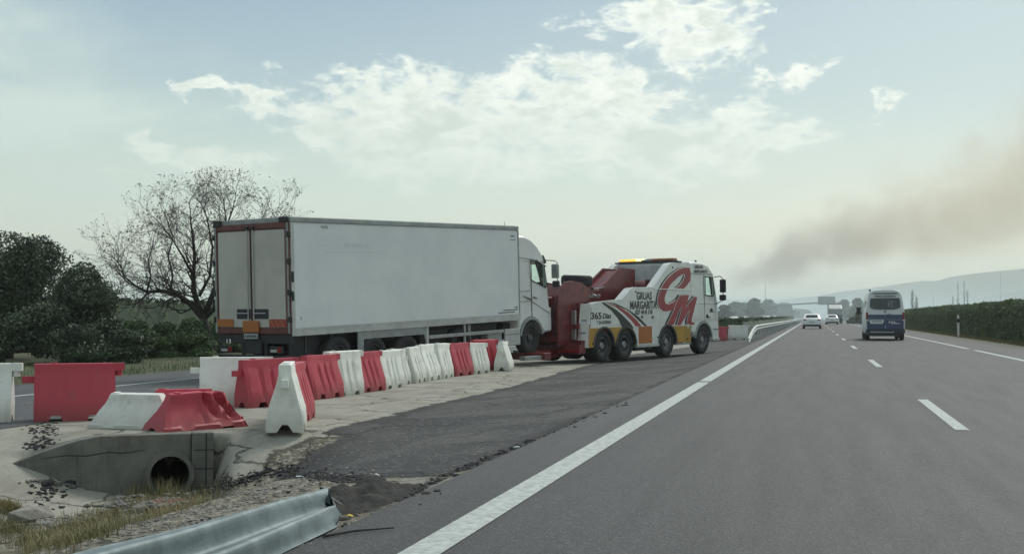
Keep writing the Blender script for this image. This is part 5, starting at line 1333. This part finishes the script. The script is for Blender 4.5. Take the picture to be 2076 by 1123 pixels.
# bare tree with its limbs read from the photograph
def bare_tree():
    rnd = random.Random(5); D = 45.0
    bx, by = place(422, D); base = Vector((bx, by, -.3))
    t = empty('bare_tree', base, (0, 0, 0), 'spreading bare tree with a few withered leaves, behind the rear of the trailer', 'tree')
    def P(px, py, off=0.0):
        x, y = place(px, D+off); return Vector((x, y, CAMZ+(641-py)/FPX*(D+off)))-base
    trunk = MB(); br = MB(); tw_ = MB(); tips = []
    def seg(mb, pts, r0, r1, n=6):
        r0 *= .8; r1 *= .8
        k = len(pts); mb.tube(pts, [r0+(r1-r0)*i/(k-1) for i in range(k)], n)
    def grow(p, d, ln, r, depth):
        pts = [p]; q = p.copy(); dd = d.copy(); n = 3 if depth > 0 else 2
        for i in range(n):
            dd = (dd+Vector((rnd.gauss(0, .22), rnd.gauss(0, .22), rnd.gauss(0, .22)+.07))).normalized(); q = q+dd*ln/n; pts.append(q.copy())
        seg(br if depth >= 3 else tw_, pts, r, r*.62, 5 if depth >= 3 else 3)
        if depth == 0: tips.append(q); return
        m_ = 3 if depth in (2, 3) else 2
        for i in range(m_):
            ax_ = dd.orthogonal(); ax_.rotate(Matrix.Rotation(rnd.uniform(0, 6.28), 3, dd)); nd_ = dd.copy(); nd_.rotate(Matrix.Rotation(rnd.uniform(.35, .85), 3, ax_))
            grow(q if i < 2 else pts[-2], nd_, ln*rnd.uniform(.62, .85), r*.62, depth-1)
    seg(trunk, [P(432, 735), P(428, 700), P(418, 665), P(412, 640)], .25, .18, 12)
    limbs = [([(412, 640), (402, 618), (393, 590), (392, 560), (394, 520), (390, 480), (384, 440)], .17, .035, 0),
             ([(412, 645), (385, 615), (355, 594), (325, 590), (298, 592), (275, 580)], .15, .05, -.3),
             ([(300, 592), (290, 606), (275, 616), (262, 618)], .06, .02, -.5),
             ([(275, 580), (250, 560), (245, 540), (232, 525)], .05, .02, -.4),
             ([(298, 590), (305, 560), (300, 530), (310, 490)], .05, .02, .5),
             ([(345, 592), (350, 560), (340, 520), (350, 480), (335, 440)], .06, .02, .8),
             ([(392, 560), (370, 520), (345, 480), (320, 450)], .06, .02, -.9),
             ([(415, 640), (430, 600), (445, 560), (452, 510), (458, 460), (470, 425)], .15, .03, .6),
             ([(415, 645), (440, 620), (470, 580), (500, 520), (520, 475), (530, 445)], .13, .03, -.5),
             ([(404, 600), (425, 560), (430, 500), (418, 440), (405, 410)], .08, .02, 1.0),
             ([(458, 460), (455, 430), (452, 405)], .04, .015, .6), ([(500, 520), (545, 470), (570, 440)], .05, .02, -.6)]
    for pts, r0, r1, off in limbs:
        n = len(pts); PP = [P(px, py, off*i/(n-1)*1.6) for i, (px, py) in enumerate(pts)]
        seg(br, PP, r0, r1, 7)
        for i in range(1, n):
            a, b_ = PP[i-1], PP[i]; d = (b_-a).normalized(); f = i/(n-1)
            for k in range(5 if i > 1 else 2):
                ax_ = d.orthogonal(); ax_.rotate(Matrix.Rotation(rnd.uniform(0, 6.28), 3, d)); nd_ = d.copy(); nd_.rotate(Matrix.Rotation(rnd.uniform(.5, 1.1), 3, ax_)); nd_.z += .15
                if f < .5 and r0 > .1 and nd_.z < -.1: continue
                q = a+(b_-a)*rnd.random(); rad = (r0+(r1-r0)*f)
                grow(q, nd_.normalized(), rnd.uniform(.45, .75), max(.016, rad*.38), 4 if rnd.random() < .6 else 3)
        grow(PP[-1], (PP[-1]-PP[-2]).normalized(), .6, max(r1*.8, .018), 4)
    trunk.build('trunk', M['bark'], t, smooth=True); br.build('branch', M['bark'], t, smooth=True, recalc=False); tw_.build('twigs', M['twig'], t, recalc=False)['kind'] = 'stuff'
    V = []; F = []
    for q in tips:
        if rnd.random() < .6: continue
        for k in range(rnd.choice((1, 2, 3, 4))):
            p = q+Vector((rnd.gauss(0, .035), rnd.gauss(0, .035), rnd.gauss(0, .03))); s = rnd.uniform(.02, .042); a = Vector((rnd.gauss(0, 1), rnd.gauss(0, 1), rnd.gauss(0, 1))).normalized(); b_ = a.orthogonal().normalized(); c_ = a.cross(b_)
            i = len(V); V += [p-b_*s, p+c_*s*.7, p+b_*s, p-c_*s*.7]; F.append((i, i+1, i+2, i+3))
    lv = MB(); lv.add(V, F); lv.build('leaves', M['dry_leaf'], t, recalc=False)['kind'] = 'stuff'
    print('bare tree faces', len(tw_.f), len(br.f), len(V)//4)
bare_tree()

# long hedge on the right
def hedge(name, x0, x1, y0, y1, h0, h1, label, n, size, seed, m):
    rnd = random.Random(seed); t = empty(name, ((x0+x1)/2, y0, 0), (0, 0, 0), label, 'hedge')
    def hh(yy, xx=0): return (h0+(h1-h0)*(yy-y0)/(y1-y0))*(1+.09*mnoise.noise(Vector((0, yy*.35, 1)))+.06*mnoise.noise(Vector((0, yy*1.7, 4))))
    core = MB(); ys2 = np.geomspace(y0+5, y1+5, 60)-5; rings = []
    for yy in ys2:
        b_ = .06*mnoise.noise(Vector((yy*.9, 0, 2))); h_ = hh(yy)-.10
        rings.append([(x0+.12+b_, yy, 0), (x0+.12+b_, yy, h_*.9), (x0+.35, yy, h_), (x1-.3, yy, h_), (x1, yy, 0)])
    core.loft(rings, True); c_ = core.build('hedge_core', M['leaf_dark'], t); c_.location = -Vector(t.location)
    def fn(r):
        yy = (y0+5)*((y1+5)/(y0+5))**r.random()-5; h_ = hh(yy)
        u = r.random()
        if u < .55: p = Vector((x0+.10*mnoise.noise(Vector((yy*1.3, 2, 0)))+abs(r.gauss(0, .06)), yy, r.random()*h_))
        elif u < .9: p = Vector((x0+r.random()*(x1-x0), yy, h_-abs(r.gauss(0, .05))+ (.10*r.random() if r.random() < .15 else 0)))
        else: p = Vector((x0+r.random()*(x1-x0), y0+r.random()*.15, r.random()*h_))
        return p, p
    V, F = leaf_cloud(n, fn, size, rnd); mb = MB(); mb.add(V, F); o = mb.build('foliage', m, t, recalc=False); o.location = -Vector(t.location)
    o['kind'] = 'stuff'
    return t
hedge('hedge', 8.95, 10.6, 45, 330, 1.95, 1.75, 'long clipped green hedge along the right verge behind the marker post', 60000, .07, 8, M['leaf_hedge'])
hedge('hedge', -34, -31, 22, 300, 2.0, 2.0, 'dense dark hedge line on the far left side behind the evergreens and bushes', 30000, .12, 19, M['leaf_dark'])
hedge('hedge', -6.2, -4.3, 77, 300, 1.0, 1.15, 'dark low hedge on the median behind the far guardrail', 16000, .09, 9, M['leaf_dark'])

# hazy trees on both sides of the far road
FT = [(1492, 612, 60, 330, 'hazy tree behind the tow truck cab mirrors, leftmost of the far group'), (1530, 604, 46, 300, 'hazy round tree left of the tall mast'), (1557, 606, 40, 360, 'hazy round tree standing right at the tall mast'), (1590, 614, 62, 400, 'low hazy tree right of the tall mast'),
      (1468, 618, 50, 260, 'hazy tree low behind the tow truck cab'), (1625, 628, 60, 520, 'faint low tree below the gantry arm'), (1712, 607, 40, 340, 'hazy tree right of the overhead sign'), (1738, 604, 44, 300, 'hazy tree left of the van roof'), (1765, 612, 60, 260, 'hazy tree hidden behind the van'), (1700, 626, 44, 420, 'faint tree under the overhead sign'), (1745, 634, 50, 200, 'low hazy bush left of the van')]
for i, (px, yt, wp, D, lab) in enumerate(FT):
    x, y = place(px, D); h = CAMZ+(641-yt)/FPX*D+.3
    tree_blob('roadside_tree', x, y, -.3, wp/FPX*D*1.15, h, lab, 'tree', M['leaf_far'], 3500, D*.0011, 90+i, 8, group='hazy trees beside the far road', trunk=True, low=0)
FR = [(1868, 628, 50, 260, 'low tree line piece just right of the van'), (1920, 603+18, 50, 420, 'dark round bush under the bare poplars'), (1885, 624, 40, 380, 'round bush on the field right of the van')]
for i, (px, yt, wp, D, lab) in enumerate(FR):
    x, y = place(px, D); h = CAMZ+(641-yt)/FPX*D+.3
    tree_blob('field_bush', x, y, -.3, wp/FPX*D*1.15, h, lab, 'bush', M['leaf_far'], 2500, D*.001, 190+i, 7, trunk=False, low=0)
def poplar(px, yt, D, lab, seed):
    rnd = random.Random(seed); x, y = place(px, D); h = CAMZ+(641-yt)/FPX*D
    t = empty('bare_poplar', (x, y, 0), (0, 0, 0), lab, 'tree', 'bare poplars on the right-hand fields')
    tk = MB(); tk.tube([(0, 0, 0), (rnd.uniform(-.3, .3), 0, h)], [.18, .05], 6); tk.build('trunk', M['bark'], t)
    b_ = MB()
    for k in range(70):
        z0 = h*rnd.uniform(.25, .95); a = rnd.uniform(0, 6.28); l = rnd.uniform(.6, 1.6)*(1.1-z0/h*.7)
        b_.tube([(0, 0, z0), (math.cos(a)*l*.35, math.sin(a)*l*.35, z0+l*.7), (math.cos(a)*l*.45, math.sin(a)*l*.45, z0+l*1.4)], [.05, .03, .02], 4)
    b_.build('crown', M['bark'], t)
for i, (px, yt, D, lab) in enumerate([(1942, 574, 380, 'bare poplar against the hills, left of the tallest pair'), (1955, 569, 380, 'tallest bare poplar against the hills right of the van'), (1961, 588, 390, 'small bare poplar right of the tallest one'), (1850, 590, 300, 'bare poplar just right of the van roof'), (1858, 601, 310, 'leaning low bare poplar right of the van'), (1932, 600, 400, 'short bare poplar left of the tall pair')]):
    poplar(px, yt, D, lab, 300+i)

# ================================================================ SMALL THINGS ON THE GROUND
rnd = random.Random(21)
def chunk(mb, p, s, r=rnd, flat=.5):
    q = [Vector((r.gauss(0, 1), r.gauss(0, 1), r.gauss(0, 1))).normalized() for _ in range(4)]
    t = (1+5**.5)/2; ic = [(-1, t, 0), (1, t, 0), (-1, -t, 0), (1, -t, 0), (0, -1, t), (0, 1, t), (0, -1, -t), (0, 1, -t), (t, 0, -1), (t, 0, 1), (-t, 0, -1), (-t, 0, 1)]
    fs = [(0, 11, 5), (0, 5, 1), (0, 1, 7), (0, 7, 10), (0, 10, 11), (1, 5, 9), (5, 11, 4), (11, 10, 2), (10, 7, 6), (7, 1, 8), (3, 9, 4), (3, 4, 2), (3, 2, 6), (3, 6, 8), (3, 8, 9), (4, 9, 5), (2, 4, 11), (6, 2, 10), (8, 6, 7), (9, 8, 1)]
    sx, sy, sz = s*r.uniform(.6, 1.4), s*r.uniform(.6, 1.4), s*flat*r.uniform(.6, 1.2); a = r.uniform(0, 6.28)
    m_ = T_(p) @ rotZ(a) @ rotX(r.uniform(-.3, .3))
    mb.add([m_ @ Vector((x*sx*.5*r.uniform(.7, 1.2), y*sy*.5*r.uniform(.7, 1.2), z*sz*.5*r.uniform(.7, 1.2))) for x, y, z in ic], fs)
def scatter(name, label, n, region, size, m, dens=None, flat=.5):
    mb = MB()
    for i in range(n):
        px, py = region(rnd); p = G(px, py)
        chunk(mb, p+Vector((0, 0, size*.1)), size*rnd.uniform(.4, 1.6)**1.5, flat=flat)
    o = mb.build(name, m, recalc=False); return tag(o, label, None, None, 'stuff')
def along(pts, w):
    def f(r):
        i = r.randrange(len(pts)-1); t = r.random(); a, b_ = pts[i], pts[i+1]
        return a[0]+(b_[0]-a[0])*t+r.gauss(0, w), a[1]+(b_[1]-a[1])*t+r.gauss(0, w*.35)
    return f
scatter('asphalt_crumbs', 'black asphalt crumbs spilled over the pale concrete at the left', 260, along([(60, 868), (110, 866), (80, 885), (95, 900), (50, 915), (30, 930)], 13), .020, M['rubble'])
scatter('asphalt_crumbs', 'black asphalt crumbs on the lower concrete apron', 90, along([(75, 980), (110, 985), (80, 1005), (100, 1035)], 16), .024, M['rubble'])
scatter('gravel', 'loose gravel on the dirt behind the guardrail', 3200, lambda r: (r.uniform(230, 640), r.uniform(965, 1110)), .013, M['pale_stone'])
scatter('gravel', 'dark grit along the edge of the asphalt patch', 1100, along([(450, 985), (520, 958), (600, 955), (680, 970), (760, 975)], 20), .015, M['rubble'])
scatter('gravel', 'pale grit strewn over the old asphalt patch', 260, lambda r: (r.uniform(620, 1000), r.uniform(880, 965)), .011, M['pale_stone'])
scatter('gravel', 'broken crumbs along the ragged joint beside the carriageway', 260, along([(1270, 815), (1120, 880), (1000, 925), (900, 965), (830, 1000)], 6), .020, M['rubble'])
# heap of black dirt at the torn rail
hp_ = MB(); hc = G(722, 1016); nn = 44
vs = []; fs = []
for j in range(nn):
    for i in range(nn):
        u, v_ = (i/(nn-1)-.5)*2, (j/(nn-1)-.5)*2; x = hc.x+u*.42; y = hc.y+v_*.95
        r_ = math.sqrt(u*u+v_*v_); h_ = max(0, 1-r_)**.9*.16*(1+.7*mnoise.noise(Vector((x*5, y*5, 0))))+.03*mnoise.noise(Vector((x*18, y*18, 1)))*(r_ < .95)
        vs.append((x, y, Hs(x, y)-.02+h_ if r_ < 1.0 else Hs(x, y)-.05))
for j in range(nn-1):
    for i in range(nn-1): fs.append((j*nn+i, j*nn+i+1, (j+1)*nn+i+1, (j+1)*nn+i))
hp_.add(vs, fs); o = hp_.build('dirt_heap', M['dirt_shade_black'], smooth=True); tag(o, 'heap of black dirt beside the torn guardrail end', 'dirt heap')
scatter('gravel', 'black clods on and around the dirt heap', 700, along([(640, 1050), (700, 1020), (760, 1000), (830, 1000)], 26), .022, M['dirt_shade_black'])
scatter('broken_concrete', 'broken pale concrete bits on the apron at the lower left', 160, along([(40, 1040), (110, 1060), (200, 1045), (290, 1030), (380, 1005)], 18), .05, M['pale_stone'])
scatter('broken_concrete', 'dark and pale chips along the foot of the headwall', 220, along([(60, 975), (160, 985), (280, 985), (430, 985)], 9), .03, M['stained'])
# separate bigger pieces
def piece(name, label, cat, px, py, s, m, flat=.5, group=None, seed=0):
    r = random.Random(seed); mb = MB(); p = G(px, py); chunk(mb, Vector((0, 0, s*flat*.3)), s, r, flat); o = mb.build(name, m, bevel=0); o.location = p; return tag(o, label, cat, group)
piece('concrete_lump', 'pale broken concrete lump on the lower left apron', 'rubble', 60, 1052, .30, M['pale_stone'], .5, seed=1)
piece('concrete_lump', 'small pale stone in the dry grass below the pipe', 'stone', 283, 1035, .13, M['pale_stone'], .8, seed=2)
piece('concrete_lump', 'pale stone beside the other one in the dry grass', 'stone', 302, 1030, .12, M['pale_stone'], .9, seed=3)
piece('asphalt_lump', 'black asphalt lump on the pale apron below the headwall', 'rubble', 95, 982, .16, M['rubble'], .4, seed=4)
piece('asphalt_lump', 'smaller black asphalt lump right of the first on the apron', 'rubble', 140, 980, .12, M['rubble'], .4, seed=5)
piece('red_clay_patch', 'reddish clay lump in front of the drain pipe', 'clay', 345, 1020, .35, mat('red_clay', (.14, .075, .05), .95, bump=.5, bs=20), .25, seed=6)
def litter(name, label, px, py, s, m, seed):
    r = random.Random(seed); mb = MB(); p = G(px, py); n = 7
    vs = [(s*math.cos(i*.9)*r.uniform(.4, 1), s*math.sin(i*.9)*r.uniform(.3, .8), r.uniform(.005, s*.35)) for i in range(n)]
    vs.append((0, 0, s*.4)); fs = [(i, (i+1) % n, n) for i in range(n)]
    vb = [(a*.98, b_*.98, c_-.004) for a, b_, c_ in vs]; k = len(vs)
    mb.add(vs+vb, fs+[(f[2]+k, f[1]+k, f[0]+k) for f in fs]+[(i, k+i, k+(i+1) % n, (i+1) % n) for i in range(n)])
    o = mb.build(name, m); o.location = p; return tag(o, label, 'litter')
litter('scrap', 'crumpled yellow wrapper on the asphalt below the dirt heap', 709, 1047, .045, M['yellow_scrap'], 1)
litter('scrap', 'white plastic scrap on the black dirt behind the torn rail end', 722, 1014, .06, M['scrap'], 2)
litter('scrap', 'white scrap at the foot of the dirt heap near the road', 783, 1017, .04, M['scrap'], 3)
litter('scrap', 'white scrap above the dirt heap on the old asphalt', 763, 963, .045, M['scrap'], 4)
litter('scrap', 'pinkish white scrap beside the ragged joint', 1046, 908, .05, M['scrap'], 5)
litter('scrap', 'small white scrap on the gravel left of the dirt heap', 608, 967, .05, M['scrap'], 6)
o = MB().tube([(0, 0, .01), (.12, .18, .015), (.3, .35, .012)], [.008, .007, .004], 5).build('stick', M['dirt_shade_black']); o.location = G(655, 1090, zz=0.0); tag(o, 'thin dark strip lying on the asphalt beside the guardrail', 'debris')
cd_ = MB(); 
for k in range(7):
    a = G(250+k*14+rnd.uniform(-8, 8), 1052-k*5+rnd.uniform(-4, 4)); l = rnd.uniform(.12, .35); an = rnd.uniform(.2, .9)
    cd_.tube([a+Vector((0, 0, .03)), a+Vector((l*math.cos(an)*.5, l*math.sin(an)*.5, .07)), a+Vector((l*math.cos(an), l*math.sin(an), .04))], [.012, .010, .004], 5)
o = cd_.build('dry_sticks', M['pale_stone'], recalc=False); tag(o, 'pale dry sticks and splinters in front of the drain pipe', None, None, 'stuff')
# dry grass
def grass(name, label, n, region, hgt, m, wd=.006, seed=1):
    r = random.Random(seed); mb = MB(); V = []; F = []
    for i in range(n):
        p = G(*region(r)); a = r.uniform(0, 6.28); ln = hgt*r.uniform(.4, 1.3); b_ = r.uniform(.1, .75)*ln; w_ = wd*r.uniform(.6, 1.3)
        d = Vector((math.cos(a), math.sin(a), 0)); s = Vector((-d.y, d.x, 0))*w_
        k = len(V); mid = p+d*b_*.35+Vector((0, 0, ln*.6)); tip = p+d*b_+Vector((0, 0, ln*.95))
        V += [p-s, p+s, mid+s*.7, mid-s*.7, tip]; F += [(k, k+1, k+2, k+3), (k+3, k+2, k+4)]
    mb.add(V, F); o = mb.build(name, m, recalc=False); return tag(o, label, None, None, 'stuff')
grass('dry_grass', 'tall dry grass hanging in front of the drain pipe', 420, along([(265, 1005), (300, 1005), (335, 1010), (350, 1010)], 9), .26, M['straw'], .0028, 1)
grass('dry_grass', 'dry straw grass on the slope behind the guardrail', 5000, along([(60, 1110), (150, 1075), (220, 1055), (280, 1030), (330, 1020), (420, 990)], 26), .12, M['straw'], .003, 2)
grass('dry_grass', 'green and yellow weeds at the bottom left', 2500, along([(0, 1060), (40, 1090), (120, 1100), (200, 1075)], 24), .09, M['weed'], .003, 3)
grass('dry_grass', 'tufts of dry grass at the left edge of the apron', 700, along([(0, 1030), (30, 1040)], 10), .12, M['straw'], .004, 4)
def verge_grass(name, label, n, xr, yr, hgt, m, seed):
    r = random.Random(seed); V = []; F = []
    for i in range(n):
        y = yr[0]*((yr[1]/yr[0])**r.random()); x = r.uniform(*xr); z = .05 if x > 0 else -.27; ln = hgt*r.uniform(.4, 1.4); a = r.uniform(0, 6.28); w_ = .004+y*.00018
        d = Vector((math.cos(a), math.sin(a), 0)); s = Vector((-d.y, d.x, 0))*w_; k = len(V); p = Vector((x, y, z-.02))
        V += [p-s, p+s, p+d*ln*.3+Vector((0, 0, ln))]; F.append((k, k+1, k+2))
    mb = MB(); mb.add(V, F); o = mb.build(name, m, recalc=False); tag(o, label, None, None, 'stuff')
verge_grass('verge_grass', 'short dry grass on the right verge before the hedge', 14000, (8.2, 9.6), (28, 200), .13, M['weed'], 5)
verge_grass('verge_grass', 'rough green grass beyond the opposite carriageway', 16000, (-24, -17.3), (20, 70), .16, M['leaf_mid'], 6)

# ================================================================ SMOKE
def smoke():
    a = atd(1478, 570, 520); b_ = atd(2330, 285, 620)
    a = Vector((a.x, a.y, a.z)); d = b_-a; Ls = d.length
    e = empty('tmp', (0, 0, 0)); bpy.data.objects.remove(e)
    mb = MB(); rings = []
    for u, r_ in ((-.02, .02), (.15, .10), (.5, .24), (1.0, .42), (1.35, .56)):
        rings.append([(u*Ls, math.cos(t)*r_*Ls*.8, math.sin(t)*r_*Ls*.62) for t in [2*math.pi*k/16 for k in range(16)]])
    mb.loft(rings, True)
    m = bpy.data.materials.new('smoke_volume'); m.use_nodes = True; nt = m.node_tree; nt.nodes.clear()
    o_ = nd(nt, 'ShaderNodeOutputMaterial'); pv = nd(nt, 'ShaderNodeVolumePrincipled'); tc = nd(nt, 'ShaderNodeTexCoord'); sp = nd(nt, 'ShaderNodeSeparateXYZ')
    lk(nt, tc.outputs['Object'], sp.inputs[0])
    u = math_n(nt, 'DIVIDE', sp.outputs[0], Ls)
    rad = math_n(nt, 'MULTIPLY', math_n(nt, 'ADD', math_n(nt, 'MULTIPLY', u, .34), .04), Ls)
    y2 = math_n(nt, 'DIVIDE', sp.outputs[1], math_n(nt, 'MULTIPLY', rad, .8)); z2 = math_n(nt, 'DIVIDE', sp.outputs[2], math_n(nt, 'MULTIPLY', rad, .58))
    rr = math_n(nt, 'SQRT', math_n(nt, 'ADD', math_n(nt, 'MULTIPLY', y2, y2), math_n(nt, 'MULTIPLY', z2, z2)))
    n = noise_n(nt, tc.outputs['Object'], .045, 6, .62, .5)
    f = math_n(nt, 'ADD', math_n(nt, 'SUBTRACT', 1.0, rr), math_n(nt, 'MULTIPLY', math_n(nt, 'SUBTRACT', n, .5), 2.8))
    f = smooth_n(nt, f, .05, .95)
    thin = math_n(nt, 'DIVIDE', .0098, math_n(nt, 'ADD', math_n(nt, 'MULTIPLY', u, 1.0), .09))
    f = math_n(nt, 'MULTIPLY', f, thin); f = math_n(nt, 'MULTIPLY', f, smooth_n(nt, u, -.01, .03))
    lk(nt, f, pv.inputs['Density']); lk(nt, mixc(nt, smooth_n(nt, u, .05, .6), (.60, .56, .52), (.84, .74, .60)), pv.inputs['Color']); pv.inputs['Anisotropy'].default_value = .3
    lk(nt, pv.outputs[0], o_.inputs['Volume'])
    o = mb.build('smoke_plume', m, smooth=True)
    o.location = a; o.rotation_euler = d.to_track_quat('X', 'Z').to_euler()
    tag(o, 'brown grey smoke plume drifting up to the right behind the tow truck', 'smoke')
smoke()
mb = MB(); mb.box(-260, 260, 190, 1100, -3.2, 11)
lh = bpy.data.materials.new('low_smoke_air'); lh.use_nodes = True; nt = lh.node_tree; nt.nodes.clear()
o_ = nd(nt, 'ShaderNodeOutputMaterial'); pv = nd(nt, 'ShaderNodeVolumePrincipled')
pv.inputs['Color'].default_value = (.80, .93, .97, 1); pv.inputs['Density'].default_value = .0022; pv.inputs['Anisotropy'].default_value = .3
lk(nt, pv.outputs[0], o_.inputs['Volume'])
o = mb.build('low_smoke', lh); o['kind'] = 'stuff'; tag(o, 'thin bluish smoke lying low over the far road')
bpy.context.view_layer.update()
print('objects', len(bpy.data.objects))
